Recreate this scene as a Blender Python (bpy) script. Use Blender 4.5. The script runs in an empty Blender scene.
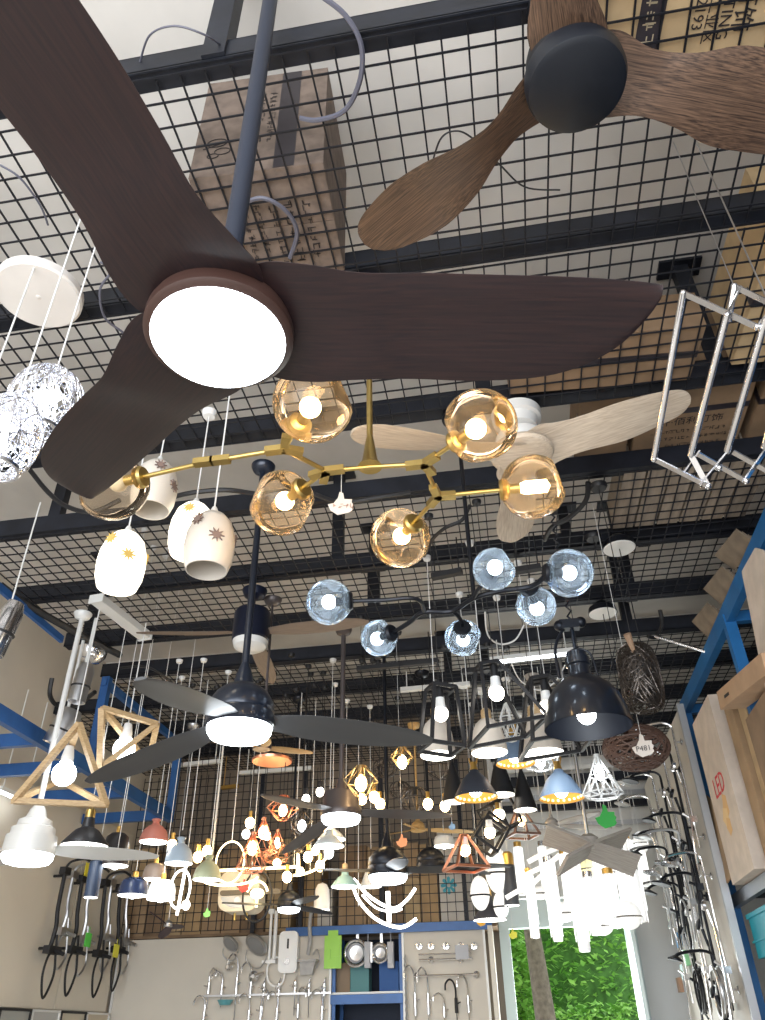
import bpy, math, random
from mathutils import Vector, Matrix
R_ = random.Random(7)
PI = math.pi
C = bpy.context.scene.collection
sc = bpy.context.scene

# ---------------------------------------------------------------- camera
FPX = 766.0
PITCH, YAW, ROLL = math.radians(34.6), math.radians(8.7), math.radians(1.1)
CAM = Vector((0, 0, 1.5))
FW = Vector((-math.sin(YAW)*math.cos(PITCH), math.cos(YAW)*math.cos(PITCH), math.sin(PITCH)))
_r = Vector((math.cos(YAW), math.sin(YAW), 0)); _u = _r.cross(FW)
RT = _r*math.cos(ROLL) - _u*math.sin(ROLL)
UP = _u*math.cos(ROLL) + _r*math.sin(ROLL)
cd = bpy.data.cameras.new('camera'); cam = bpy.data.objects.new('camera', cd); C.objects.link(cam)
cd.sensor_fit = 'VERTICAL'; cd.sensor_height = 24; cd.lens = 24*FPX/1020
cd.clip_start = 0.05; cd.clip_end = 300
cam.matrix_world = Matrix(((RT.x, UP.x, -FW.x, CAM.x), (RT.y, UP.y, -FW.y, CAM.y), (RT.z, UP.z, -FW.z, CAM.z), (0, 0, 0, 1)))
sc.camera = cam

# ---------------------------------------------------------------- light and exposure
sc.view_settings.view_transform = 'Standard'; sc.view_settings.look = 'None'
sc.view_settings.exposure = 0.42; sc.view_settings.gamma = 1.0
sc.view_settings.use_curve_mapping = False
wd = bpy.data.worlds.new('world'); sc.world = wd; wd.use_nodes = True
wn = wd.node_tree.nodes; wn.clear()
bg = wn.new('ShaderNodeBackground'); wo = wn.new('ShaderNodeOutputWorld')
bg.inputs[0].default_value = (0.86, 0.93, 1.0, 1); bg.inputs[1].default_value = 1.7
wd.node_tree.links.new(bg.outputs[0], wo.inputs[0])
def area(name, loc, tgt, sx, sy, power, col):
    l = bpy.data.lights.new(name, 'AREA'); l.shape = 'RECTANGLE'; l.size = sx; l.size_y = sy
    l.energy = power; l.color = col
    o = bpy.data.objects.new(name, l); C.objects.link(o); o.location = loc
    o.rotation_euler = (Vector(tgt)-Vector(loc)).to_track_quat('-Z', 'Y').to_euler()
    return o
# daylight of the open shop front behind the camera and of the back door
area('shopfront_daylight', (-1.5, -2.6, 2.0), (-1.2, 6, 3.6), 7.0, 3.4, 380, (0.93, 0.96, 1.0))
area('doorway_daylight', (0.6, 10.9, 1.3), (0.3, 5, 2.6), 1.5, 2.2, 80, (0.95, 1.0, 0.97))

# ---------------------------------------------------------------- placing by line of sight
def ray(x, y): return FW + RT*((x-382.5)/FPX) - UP*((y-510)/FPX)
def dep(x, y, d): return CAM + ray(x, y)*d
def onz(x, y, z): r = ray(x, y); return CAM + r*((z-CAM.z)/r.z)
def ony(x, y, Y): r = ray(x, y); return CAM + r*((Y-CAM.y)/r.y)
def onx(x, y, X): r = ray(x, y); return CAM + r*((X-CAM.x)/r.x)
def V(*a): return Vector(a)

# ---------------------------------------------------------------- materials
MATS = {}
def mat(name, col, rough=0.5, metal=0.0, noise=0.0, scale=8.0, bump=0.0, stretch=(1, 1, 1), col2=None, trans=0.0, ior=1.45, alpha=None, coat=0.0, emit=None, es=0.0):
    if name in MATS: return MATS[name]
    m = bpy.data.materials.new(name); m.use_nodes = True
    nt = m.node_tree; b = nt.nodes['Principled BSDF']
    b.inputs['Base Color'].default_value = (*col, 1); b.inputs['Roughness'].default_value = rough
    b.inputs['Metallic'].default_value = metal
    if trans: b.inputs['Transmission Weight'].default_value = trans; b.inputs['IOR'].default_value = ior
    if alpha is not None: b.inputs['Alpha'].default_value = alpha
    if coat: b.inputs['Coat Weight'].default_value = coat
    if emit: b.inputs['Emission Color'].default_value = (*emit, 1); b.inputs['Emission Strength'].default_value = es
    tc = nt.nodes.new('ShaderNodeTexCoord'); mp = nt.nodes.new('ShaderNodeMapping')
    mp.inputs['Scale'].default_value = stretch
    nz = nt.nodes.new('ShaderNodeTexNoise'); nz.inputs['Scale'].default_value = scale; nz.inputs['Detail'].default_value = 5
    nt.links.new(tc.outputs['Object'], mp.inputs[0]); nt.links.new(mp.outputs[0], nz.inputs['Vector'])
    if noise or col2:
        mx = nt.nodes.new('ShaderNodeMix'); mx.data_type = 'RGBA'
        c2 = col2 or tuple(max(0, c*(1-noise)) for c in col)
        mx.inputs[6].default_value = (*c2, 1); mx.inputs[7].default_value = (*col, 1)
        rp = nt.nodes.new('ShaderNodeMapRange'); rp.inputs[1].default_value = 0.35; rp.inputs[2].default_value = 0.65
        nt.links.new(nz.outputs[0], rp.inputs[0]); nt.links.new(rp.outputs[0], mx.inputs[0])
        nt.links.new(mx.outputs[2], b.inputs['Base Color'])
    if bump:
        bp = nt.nodes.new('ShaderNodeBump'); bp.inputs['Strength'].default_value = bump; bp.inputs['Distance'].default_value = 0.01
        nt.links.new(nz.outputs[0], bp.inputs['Height']); nt.links.new(bp.outputs[0], b.inputs['Normal'])
    MATS[name] = m; return m
def emat(name, col, s):
    if name in MATS: return MATS[name]
    m = bpy.data.materials.new(name); m.use_nodes = True; nt = m.node_tree; nt.nodes.clear()
    e = nt.nodes.new('ShaderNodeEmission'); o = nt.nodes.new('ShaderNodeOutputMaterial')
    e.inputs[0].default_value = (*col, 1); e.inputs[1].default_value = s
    nt.links.new(e.outputs[0], o.inputs[0]); MATS[name] = m; return m
def glass(name, col, blend=0.5, rough=0.0, gcol=(1, 1, 1), haze=(1, 1, 1), hz=0.15):
    # thin blown glass: clear in the middle, mirroring at the rim, faintly hazy so the bulb inside makes it glow
    if name in MATS: return MATS[name]
    m = bpy.data.materials.new(name); m.use_nodes = True; nt = m.node_tree; nt.nodes.clear()
    t = nt.nodes.new('ShaderNodeBsdfTransparent'); t.inputs[0].default_value = (*col, 1)
    g = nt.nodes.new('ShaderNodeBsdfGlossy'); g.inputs[0].default_value = (*gcol, 1); g.inputs['Roughness'].default_value = rough
    tl = nt.nodes.new('ShaderNodeBsdfTranslucent'); tl.inputs[0].default_value = (*haze, 1)
    f = nt.nodes.new('ShaderNodeFresnel'); f.inputs['IOR'].default_value = 1.35
    lw = nt.nodes.new('ShaderNodeLayerWeight'); lw.inputs['Blend'].default_value = 0.35
    mr = nt.nodes.new('ShaderNodeMapRange'); mr.inputs[3].default_value = hz*0.6; mr.inputs[4].default_value = min(1, hz*3.0)
    m1 = nt.nodes.new('ShaderNodeMixShader'); m2 = nt.nodes.new('ShaderNodeMixShader'); o = nt.nodes.new('ShaderNodeOutputMaterial')
    nt.links.new(lw.outputs['Facing'], mr.inputs[0]); nt.links.new(mr.outputs[0], m1.inputs[0])
    nt.links.new(t.outputs[0], m1.inputs[1]); nt.links.new(tl.outputs[0], m1.inputs[2])
    nt.links.new(f.outputs[0], m2.inputs[0]); nt.links.new(m1.outputs[0], m2.inputs[1]); nt.links.new(g.outputs[0], m2.inputs[2])
    nt.links.new(m2.outputs[0], o.inputs[0]); MATS[name] = m; return m

navy_steel = mat('navy_steel', (0.013, 0.016, 0.026), 0.55, 0.3, 0.5, 6, 0.1)
wire_black = mat('wire_black', (0.012, 0.013, 0.018), 0.5, 0.4)
plaster = mat('plaster', (0.62, 0.59, 0.55), 0.9, 0, 0.12, 2.0, 0.05)
wallmat = mat('cream_wall', (0.66, 0.60, 0.51), 0.9, 0, 0.08, 1.5)
blue_paint = mat('blue_paint', (0.025, 0.11, 0.33), 0.4, 0.1, 0.25, 5)
blue_bright = mat('blue_bright', (0.02, 0.16, 0.42), 0.38, 0.1, 0.2, 5)
carton = mat('carton', (0.40, 0.27, 0.155), 0.85, 0, 0.22, 5, 0.1)
carton_dark = mat('carton_dark', (0.26, 0.17, 0.10), 0.85, 0, 0.25, 5, 0.1)
carton_pale = mat('carton_pale', (0.66, 0.56, 0.47), 0.85, 0, 0.15, 7, 0.15)
black_metal = mat('black_metal', (0.010, 0.012, 0.018), 0.38, 0.5)
matte_black = mat('matte_black', (0.010, 0.010, 0.012), 0.6)
chrome = mat('chrome', (0.80, 0.80, 0.82), 0.16, 1.0)
brushed = mat('brushed_nickel', (0.55, 0.55, 0.56), 0.35, 1.0)
brass = mat('brass', (0.62, 0.45, 0.16), 0.35, 1.0, 0.15, 12)
gold = mat('gold', (0.80, 0.50, 0.14), 0.3, 0.9)
copper = mat('copper', (0.75, 0.33, 0.20), 0.3, 0.9)
white_plastic = mat('white_plastic', (0.86, 0.86, 0.85), 0.4)
white_metal = mat('white_metal', (0.72, 0.72, 0.70), 0.45, 0.1)
cable_white = mat('cable_white', (0.75, 0.75, 0.74), 0.5)
cable_black = mat('cable_black', (0.012, 0.012, 0.014), 0.5)
walnut = mat('walnut', (0.026, 0.012, 0.012), 0.38, 0, 0, 5, 0.04, (1, 30, 30), (0.012, 0.007, 0.009))
brown_grain = mat('brown_grain', (0.15, 0.088, 0.055), 0.45, 0, 0, 5, 0.10, (1, 45, 45), (0.035, 0.020, 0.014))
pale_wood = mat('pale_wood', (0.66, 0.56, 0.44), 0.5, 0, 0, 8, 0.04, (1, 16, 16), (0.50, 0.40, 0.30))
frame_wood = mat('frame_wood', (0.56, 0.40, 0.22), 0.5, 0, 0, 12, 0.04, (2, 2, 14), (0.42, 0.28, 0.14))
light_wood = mat('light_wood', (0.62, 0.40, 0.16), 0.5, 0, 0, 8, 0.03, (1, 16, 16), (0.45, 0.26, 0.09))
gun_grey = mat('gun_grey', (0.055, 0.053, 0.056), 0.4, 0.4)
bronze_grey = mat('bronze_grey', (0.10, 0.085, 0.085), 0.4, 0.4)
led_cool = emat('led_cool', (0.86, 0.93, 1.0), 9.0)
led_cool_far = emat('led_cool_far', (0.88, 0.95, 1.0), 7.0)
bulb_cool = emat('bulb_cool', (0.90, 0.96, 1.0), 12.0)
bulb_warm = emat('bulb_warm', (1.0, 0.68, 0.32), 24.0)
bulb_neutral = emat('bulb_neutral', (1.0, 0.93, 0.80), 10.0)

# ---------------------------------------------------------------- mesh builder
class MB:
    def __init__(s): s.v = []; s.f = []
    def add(s, vs, fs):
        n = len(s.v); s.v += [tuple(v) for v in vs]; s.f += [tuple(i+n for i in f) for f in fs]; return s
    def box(s, c, size, rot=None):
        c = Vector(c); hx, hy, hz = size[0]/2, size[1]/2, size[2]/2
        vs = [Vector((x, y, z)) for x in (-hx, hx) for y in (-hy, hy) for z in (-hz, hz)]
        if rot is not None: vs = [rot @ v for v in vs]
        s.add([v+c for v in vs], [(0, 1, 3, 2), (4, 6, 7, 5), (0, 4, 5, 1), (2, 3, 7, 6), (0, 2, 6, 4), (1, 5, 7, 3)]); return s
    def bar(s, a, b, w, h=None, up=(0, 0, 1)):
        a = Vector(a); b = Vector(b); d = b-a; L = d.length
        if L < 1e-6: return s
        d /= L; u = Vector(up)
        if abs(d.dot(u)) > 0.98: u = Vector((1, 0, 0))
        x = d.cross(u).normalized(); z = x.cross(d)
        return s.box((a+b)/2, (w, L, h or w), Matrix((x, d, z)).transposed())
    def tube(s, pts, r, n=8, closed=False, cap=True):
        pts = [Vector(p) for p in pts]; m = len(pts)
        rs = r if isinstance(r, (list, tuple)) else [r]*m
        vs = []; prev = None
        for i, p in enumerate(pts):
            if closed: d = pts[(i+1) % m]-pts[i-1]
            else: d = pts[min(i+1, m-1)]-pts[max(i-1, 0)]
            if d.length < 1e-9: d = Vector((0, 0, 1))
            d.normalize()
            if prev is None:
                u = Vector((0, 0, 1)) if abs(d.z) < 0.9 else Vector((1, 0, 0))
                x = d.cross(u).normalized()
            else:
                x = prev - d*prev.dot(d)
                if x.length < 1e-6: x = d.cross(Vector((0, 0, 1)))
                x.normalize()
            prev = x; y = d.cross(x)
            for k in range(n):
                a = 2*PI*k/n; vs.append(p + (x*math.cos(a)+y*math.sin(a))*rs[i])
        fs = []
        for i in range(m if closed else m-1):
            j = (i+1) % m
            for k in range(n):
                l = (k+1) % n; fs.append((i*n+k, i*n+l, j*n+l, j*n+k))
        if cap and not closed: fs += [tuple(range(n-1, -1, -1)), tuple(range((m-1)*n, m*n))]
        s.add(vs, fs); return s
    def lathe(s, prof, n=32, c=(0, 0, 0), M=None, wob=None):
        c = Vector(c); vs = []; fs = []; m = len(prof)
        for i, (r, z) in enumerate(prof):
            for k in range(n):
                a = 2*PI*k/n; rr = max(r, 1e-4)*(wob(a, z) if wob else 1)
                v = Vector((rr*math.cos(a), rr*math.sin(a), z))
                vs.append((M @ v if M is not None else v)+c)
        for i in range(m-1):
            for k in range(n):
                l = (k+1) % n; fs.append((i*n+k, i*n+l, (i+1)*n+l, (i+1)*n+k))
        s.add(vs, fs); return s
    def sphere(s, c, r, n=16, m=10, sc_=(1, 1, 1), M=None):
        prof = [(r*math.sin(PI*i/m), -r*math.cos(PI*i/m)) for i in range(m+1)]
        S = Matrix.Diagonal(sc_)
        return s.lathe(prof, n, c, (M @ S) if M is not None else S)
    def prism(s, poly, z0, z1, M=None, c=(0, 0, 0)):
        # polygon in local xy pushed from z0 to z1
        c = Vector(c); n = len(poly)
        vs = [Vector((x, y, z0)) for x, y in poly]+[Vector((x, y, z1)) for x, y in poly]
        if M is not None: vs = [M @ v for v in vs]
        s.add([v+c for v in vs], [tuple(range(n-1, -1, -1)), tuple(range(n, 2*n))]+[(i, (i+1) % n, (i+1) % n+n, i+n) for i in range(n)]); return s
    def mesh(s, name, smooth=True):
        me = bpy.data.meshes.new(name); me.from_pydata(s.v, [], s.f); me.update()
        if smooth:
            me.polygons.foreach_set('use_smooth', [True]*len(me.polygons))
            try: me.set_sharp_from_angle(angle=math.radians(38))
            except Exception: pass
        return me
def obj(name, mb, m, parent=None, loc=(0, 0, 0), rot=None, smooth=True):
    me = mb.mesh(name, smooth) if isinstance(mb, MB) else mb
    o = bpy.data.objects.new(name, me); C.objects.link(o)
    if m is not None and not me.materials: me.materials.append(m)
    o.location = loc
    if rot is not None: o.rotation_euler = rot
    if parent is not None: o.parent = parent
    return o
def tag(o, label, cat, group=None):
    o['label'] = label; o['category'] = cat
    if group: o['group'] = group
    return o
def thing(name, label, cat, loc=(0, 0, 0), rz=0, group=None):
    o = bpy.data.objects.new(name, None); C.objects.link(o); o.location = loc; o.rotation_euler = (0, 0, rz)
    o.empty_display_size = 0.05
    return tag(o, label, cat, group)
def solo(name, mb, m, label, cat, group=None, loc=(0, 0, 0), rot=None, smooth=True):
    return tag(obj(name, mb, m, None, loc, rot, smooth), label, cat, group)
def struct(name, mb, m, smooth=False, parent=None):
    o = obj(name, mb, m, parent, smooth=smooth)
    if parent is None: o['kind'] = 'structure'
    return o
def dup(root, loc, rz=None, label=None, group=None, scale=None):
    r = root.copy(); C.objects.link(r); r.location = loc
    if rz is not None: r.rotation_euler = (0, 0, rz)
    if scale: r.scale = (scale,)*3
    if label: r['label'] = label
    if group: r['group'] = group
    for ch in list(root.children):
        c = ch.copy(); C.objects.link(c); c.parent = r
        for g in list(ch.children):
            d = g.copy(); C.objects.link(d); d.parent = c
    return r
def spl(pts, n=6, closed=False):
    # smooth curve through points
    P = [Vector(p) for p in pts]; out = []; m = len(P)
    for i in range(m if closed else m-1):
        p0 = P[(i-1) % m] if closed or i > 0 else P[0]; p1 = P[i]; p2 = P[(i+1) % m]
        p3 = P[(i+2) % m] if closed or i+2 < m else P[-1]
        for k in range(n):
            t = k/n
            out.append(0.5*((2*p1)+(p2-p0)*t+(2*p0-5*p1+4*p2-p3)*t*t+(-p0+3*p1-3*p2+p3)*t**3))
    if not closed: out.append(P[-1])
    return out
def text(body, size, m, parent, loc, rot, name='lettering', ext=0.0005, align='CENTER'):
    cu = bpy.data.curves.new(name, 'FONT'); cu.body = body; cu.size = size; cu.extrude = ext
    cu.align_x = align; cu.align_y = 'CENTER'; cu.resolution_u = 2
    cu.materials.append(m)
    tmp = bpy.data.objects.new(name, cu); C.objects.link(tmp)
    me = bpy.data.meshes.new_from_object(tmp.evaluated_get(bpy.context.evaluated_depsgraph_get()))
    bpy.data.objects.remove(tmp)
    o = bpy.data.objects.new(name, me); C.objects.link(o)
    if parent is not None: o.parent = parent
    o.location = loc
    if isinstance(rot, Matrix): o.rotation_euler = rot.to_euler()
    else: o.rotation_euler = rot
    return o

ZT = 4.486     # where things hung from the mesh end
# ================================================================ THE ROOM
ZM = 4.5      # height of the hanging wire mesh
ZC = 5.5      # plaster ceiling above it
YB = 10.0
fl = MB().box((-1.0, 3.5, -0.05), (9.4, 15.0, 0.1))
struct('floor', fl, mat('floor_tile', (0.55, 0.52, 0.48), 0.5, 0, 0.1, 2))
struct('ceiling', MB().box((-1.0, 3.5, ZC+0.05), (9.4, 15.0, 0.1)), plaster)
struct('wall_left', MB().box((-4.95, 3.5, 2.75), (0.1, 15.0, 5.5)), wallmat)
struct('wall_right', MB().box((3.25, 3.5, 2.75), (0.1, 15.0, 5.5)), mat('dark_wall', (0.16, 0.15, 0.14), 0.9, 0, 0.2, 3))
wb = MB()   # back wall with the opening of the door
wb.box((-2.6, YB+0.75, 2.75), (4.7, 0.1, 5.5)); 
struct('wall_back', wb, mat('back_wall_dim', (0.30, 0.25, 0.20), 0.9, 0, 0.2, 2))  # dark brown: the dimness of the store room is put into the wall colour
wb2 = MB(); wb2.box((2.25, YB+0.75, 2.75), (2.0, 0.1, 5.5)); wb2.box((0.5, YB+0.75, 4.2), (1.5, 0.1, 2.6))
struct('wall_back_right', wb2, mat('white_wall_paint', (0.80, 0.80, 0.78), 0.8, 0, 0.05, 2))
# concrete beams of the plaster ceiling
struct('trim_1', MB().box((-1.0, 8.6, ZC-0.09), (9.2, 0.26, 0.18)), plaster)

# ceiling steel
beam_y = [(1.28, .08), (2.30, .08), (3.36, .08), (4.13, .09), (5.06, .09), (5.95, .10), (6.68, .10), (7.55, .09), (8.4, .09), (9.3, .1)]
ordn = ['nearest', 'second', 'third', 'fourth', 'fifth', 'sixth', 'seventh', 'eighth', 'ninth', 'farthest']
for k, (y, w) in enumerate(beam_y):
    mb = MB(); L0, L1 = (-3.9 if y < 7.5 else -4.88, 2.9)
    # channel section: web, two flanges
    mb.box(((L0+L1)/2, y+0.004, ZM+0.075), (L1-L0, 0.008, 0.13))
    mb.box(((L0+L1)/2, y+w/2, ZM+0.02), (L1-L0, w, 0.008))
    mb.box(((L0+L1)/2, y+w/2, ZM+0.14), (L1-L0, w, 0.008))
    o = struct('trim_%d' % (k+2), mb, navy_steel)
# hangers from the ceiling down to the steel
hang = [(1.41, 3.36), (-3.05, 4.15), (-1.15, 5.08), (1.2, 5.1), (1.2, 6.0), (-0.80, 1.26), (-3.7, 5.95), (1.25, 6.7), (-1.15, 6.7), (-0.1, 7.55), (0.75, 5.95), (-0.55, 8.4), (0.1, 3.38), (-1.0, 5.95)]
for k, (x, y) in enumerate(hang):
    mb = MB(); mb.box((x, y+0.04, (ZM+0.02+ZC)/2), (0.09, 0.07, ZC-ZM-0.02)); mb.box((x, y+0.04, ZC-0.01), (0.26, 0.14, 0.02))
    struct('trim_%d' % (k+20), mb, navy_steel)
# wire mesh panels
def mesh_panel(x0, x1, y0, y1, label, p=0.098, z=ZM, r=0.0036):
    mb = MB(); n = int(round((x1-x0)/p))
    for i in range(n+1):
        x = x0+i*(x1-x0)/n; mb.box((x, (y0+y1)/2, z), (2*r, y1-y0, 2*r))
    m = int(round((y1-y0)/p))
    for i in range(m+1):
        y = y0+i*(y1-y0)/m; mb.box(((x0+x1)/2, y, z-2*r), (x1-x0, 2*r, 2*r))
    return solo('wire_mesh_panel', mb, wire_black, label, 'wire mesh panel', 'wire mesh panels of the hung ceiling', smooth=False)
mesh_panel(-3.7, 2.9, 1.30, 2.35, 'black wire mesh ceiling panel nearest the camera, under the two cartons')
mesh_panel(-3.7, 2.9, 2.38, 3.42, 'black wire mesh ceiling panel behind the big dark wooden fan blade')
mesh_panel(-3.7, 2.9, 4.15, 5.08, 'black wire mesh ceiling panel behind the brass bubble chandelier')
mesh_panel(-3.7, 2.9, 5.10, 5.98, 'black wire mesh ceiling panel above the black branch chandelier')
mesh_panel(-3.9, 2.9, 6.75, 7.55, 'black wire mesh ceiling panel behind the black dome pendant')
mesh_panel(-4.85, 2.9, 7.60, 8.42, 'black wire mesh ceiling panel over the white conical pendants')
mesh_panel(-4.85, 2.9, 8.45, 9.95, 'black wire mesh ceiling panel farthest from the camera')

# ================================================================ CEILING FANS
def tipfit(hub, px, R):
    r = ray(*px).normalized(); w = hub-CAM; b = w.dot(r); c = w.length_squared-R*R
    D = b*b-c
    if D <= 0: p = CAM+r*b; return p
    best = min((CAM+r*t for t in (b-math.sqrt(D), b+math.sqrt(D))), key=lambda q: abs(q.z-hub.z))
    return best
def blade_mb(prof, thick=0.012, pitch=lambda t: 0.15, r0=None):
    # prof: (r, leading offset, trailing offset, rise)
    vs = []; fs = []; nc = 9; ring = []
    for (r, a, b, z) in prof:
        t = (r-prof[0][0])/(prof[-1][0]-prof[0][0]); ang = pitch(t); ca, sa = math.cos(ang), math.sin(ang)
        row = []
        up = []; lo = []
        for k in range(nc):
            u = k/(nc-1); y = a+(b-a)*u; th = thick*(4*u*(1-u))**0.5*0.5+0.0008
            cam_ = 0.10*(b-a)*(4*u*(1-u))*0.35
            up.append(Vector((r, y*ca, z+y*sa+cam_+th))); lo.append(Vector((r, y*ca, z+y*sa+cam_-th)))
        row = up+lo[::-1]; ring.append(row)
    n = 2*nc; mb = MB(); vs = [v for row in ring for v in row]
    for i in range(len(ring)-1):
        for k in range(n):
            l = (k+1) % n; fs.append((i*n+k, (i+1)*n+k, (i+1)*n+l, i*n+l))
    fs.append(tuple(range(n))); fs.append(tuple(range((len(ring)-1)*n, len(ring)*n))[::-1])
    mb.add(vs, fs); return mb
def fan(name_label, hub, tips, R, prof, bm, parts, group='ceiling fans', pitch=None, thick=0.012, smoothn=5, name='ceiling_fan'):
    hub = Vector(hub); root = thing(name, name_label, 'ceiling fan', hub, 0, group)
    P = [Vector(p) for p in prof]
    # refine profile
    q = []
    V4 = [(*p,) for p in prof]
    for i in range(len(V4)-1):
        p0 = V4[max(i-1, 0)]; p1 = V4[i]; p2 = V4[i+1]; p3 = V4[min(i+2, len(V4)-1)]
        for k in range(smoothn):
            t = k/smoothn
            q.append(tuple(0.5*((2*p1[j])+(p2[j]-p0[j])*t+(2*p0[j]-5*p1[j]+4*p2[j]-p3[j])*t*t+(-p0[j]+3*p1[j]-3*p2[j]+p3[j])*t**3) for j in range(4)))
    q.append(V4[-1])
    q = [(a*R, b*R, c*R, d*R) for a, b, c, d in q]
    pf = pitch or (lambda t: 0.15)
    me0 = blade_mb(q, thick, pf).mesh('blade'); me1 = None
    for tp in tips:
        me = me0
        if tp != 0 and not isinstance(tp, (int, float)) and tp[0] == 'up':
            me1 = me1 or blade_mb(q, thick, lambda t: -pf(t)*0.25).mesh('blade'); me = me1; tp = tp[1:]
        if isinstance(tp, (int, float)): d = Vector((math.cos(math.radians(tp)), math.sin(math.radians(tp)), 0))
        elif len(tp) == 3: d = Vector((math.cos(math.radians(tp[0])), math.sin(math.radians(tp[0])), math.tan(math.radians(tp[1])))).normalized()
        else: d = (tipfit(hub, tp, R)-hub).normalized()
        y = Vector((0, 0, 1)).cross(d).normalized(); z = d.cross(y)
        Mx = Matrix((d, y, z)).transposed()
        o = obj('blade', me, bm, root); o.rotation_euler = Mx.to_euler()
    for (pn, mb, m) in parts: obj(pn, mb, m, root)
    return root
def rod_mb(z0, z1, r=0.014, n=12): return MB().tube([(0, 0, z0), (0, 0, z1)], r, n)
def canopy_mb(z, r=0.075, h=0.06): return MB().lathe([(0.0, z-h), (r*0.35, z-h), (r*0.8, z-h*0.7), (r, z-0.01), (r, z), (0, z)], 28)
# --- the big dark walnut fan with the round lit LED panel
h = dep(220, 331, 1.75)
rt = ZC+0.05-h.z
PROF1 = [(0.0, -0.10, 0.10, 0.0), (0.10, -0.160, 0.160, 0.0), (0.20, -0.160, 0.160, -0.01), (0.32, -0.135, 0.145, -0.01), (0.45, -0.128, 0.150, 0), (0.60, -0.125, 0.155, 0), (0.75, -0.122, 0.145, 0), (0.85, -0.118, 0.115, 0), (0.93, -0.112, 0.060, 0), (0.98, -0.106, -0.01, 0), (1.0, -0.102, -0.065, 0)]
root = fan('huge dark walnut ceiling fan with round lit panel, nearest the camera', h+V(0, 0, 0.025), [(10.5, 0, 0), (139.5, 5.0, 0), (-101.5, 0, 0)], 1.0, PROF1, walnut, [
    ('motor_housing', MB().lathe([(0.0, -0.055), (0.155, -0.055), (0.168, -0.045), (0.168, -0.02), (0.15, 0.03), (0.12, 0.07), (0.07, 0.10), (0.03, 0.12), (0.0, 0.12)], 48), mat('walnut_hub', (0.045, 0.021, 0.016), 0.42)),
    ('light_panel', MB().lathe([(0.0, -0.070), (0.13, -0.066), (0.146, -0.063), (0.151, -0.056)], 48), led_cool),
    ('rod', rod_mb(0.10, rt-0.05, 0.026), mat('navy_rod', (0.008, 0.013, 0.028), 0.55, 0.1)),
    ('canopy', canopy_mb(rt-0.05), black_metal)], pitch=lambda t: -0.20*min(1, t*3), thick=0.022)
# --- brown grain fan, upper right
h = dep(577, 86, 2.4)
rt = ZT-h.z
PROF2 = [(0.0, -0.10, 0.10, 0.02), (0.12, -0.13, 0.12, 0.02), (0.25, -0.105, 0.09, 0.01), (0.40, -0.12, 0.10, 0), (0.55, -0.165, 0.135, 0), (0.75, -0.165, 0.14, 0), (0.90, -0.125, 0.12, 0), (0.97, -0.085, 0.08, 0), (1.0, -0.04, 0.03, 0)]
fan('brown wood grain ceiling fan with plain black hub cap at upper right', h+V(0, 0, 0.08), [(368, 245), (21, 3, 0), (-98, 0, 0)], 1.0, PROF2, brown_grain, [
    ('motor_housing', MB().lathe([(0.0, -0.02), (0.11, -0.02), (0.13, 0.0), (0.14, 0.08), (0.13, 0.12), (0.08, 0.19), (0.03, 0.24), (0.0, 0.24)], 40), matte_black),
    ('hub_cap', MB().lathe([(0.0, -0.10), (0.13, -0.096), (0.150, -0.085), (0.158, -0.06), (0.158, -0.02), (0.0, -0.02)], 48), mat('cap_black', (0.007, 0.009, 0.014), 0.45, 0.2)),
    ('rod', rod_mb(0.22, rt-0.12, 0.022), black_metal), ('canopy', canopy_mb(rt-0.08, 0.09), black_metal)],
    pitch=lambda t: -0.15-0.45*max(0, 1-abs(t-0.30)*2.5), thick=0.024)
# --- pale wood fan in the middle
h = dep(522, 455, 4.3)
rt = ZT-h.z
PROF3 = [(0.0, -0.12, 0.12, 0.01), (0.12, -0.15, 0.15, 0.01), (0.22, -0.125, 0.125, 0.01), (0.36, -0.11, 0.11, 0.01), (0.60, -0.135, 0.13, 0.0), (0.80, -0.13, 0.12, 0), (0.92, -0.105, 0.10, 0), (0.975, -0.07, 0.07, 0), (1.0, -0.03, 0.03, 0)]
fan('pale washed wood ceiling fan with white motor behind the brass chandelier', h, [(690, 400), (352, 432), (513, 541)], 1.0, PROF3, pale_wood, [
    ('hub', MB().lathe([(0.0, -0.035), (0.12, -0.03), (0.17, -0.01), (0.18, 0.01), (0.17, 0.03), (0, 0.04)], 40), pale_wood),
    ('motor_housing', MB().lathe([(0.0, 0.03), (0.12, 0.03), (0.135, 0.05), (0.135, 0.12), (0.11, 0.14), (0.03, 0.15), (0, 0.15)], 36), white_metal),
    ('canopy', MB().lathe([(0.0, rt-0.14), (0.05, rt-0.14), (0.11, rt-0.12), (0.12, rt-0.06), (0.14, rt-0.05), (0.145, rt), (0, rt)], 36), white_metal),
    ('rod', rod_mb(0.13, rt-0.13, 0.016), white_metal)],
    pitch=lambda t: -0.15-0.30*max(0, 1-abs(t-0.35)*2), thick=0.022)
PROF_P = [(0.12, -0.035, 0.035, 0.01), (0.2, -0.05, 0.05, 0.01), (0.35, -0.075, 0.07, 0.005), (0.55, -0.085, 0.075, 0.0), (0.75, -0.078, 0.07, 0), (0.9, -0.058, 0.05, 0), (1.0, -0.02, 0.02, 0)]
PROF_W = [(r, a*1.38, b*1.38, z) for r, a, b, z in PROF_P]
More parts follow.
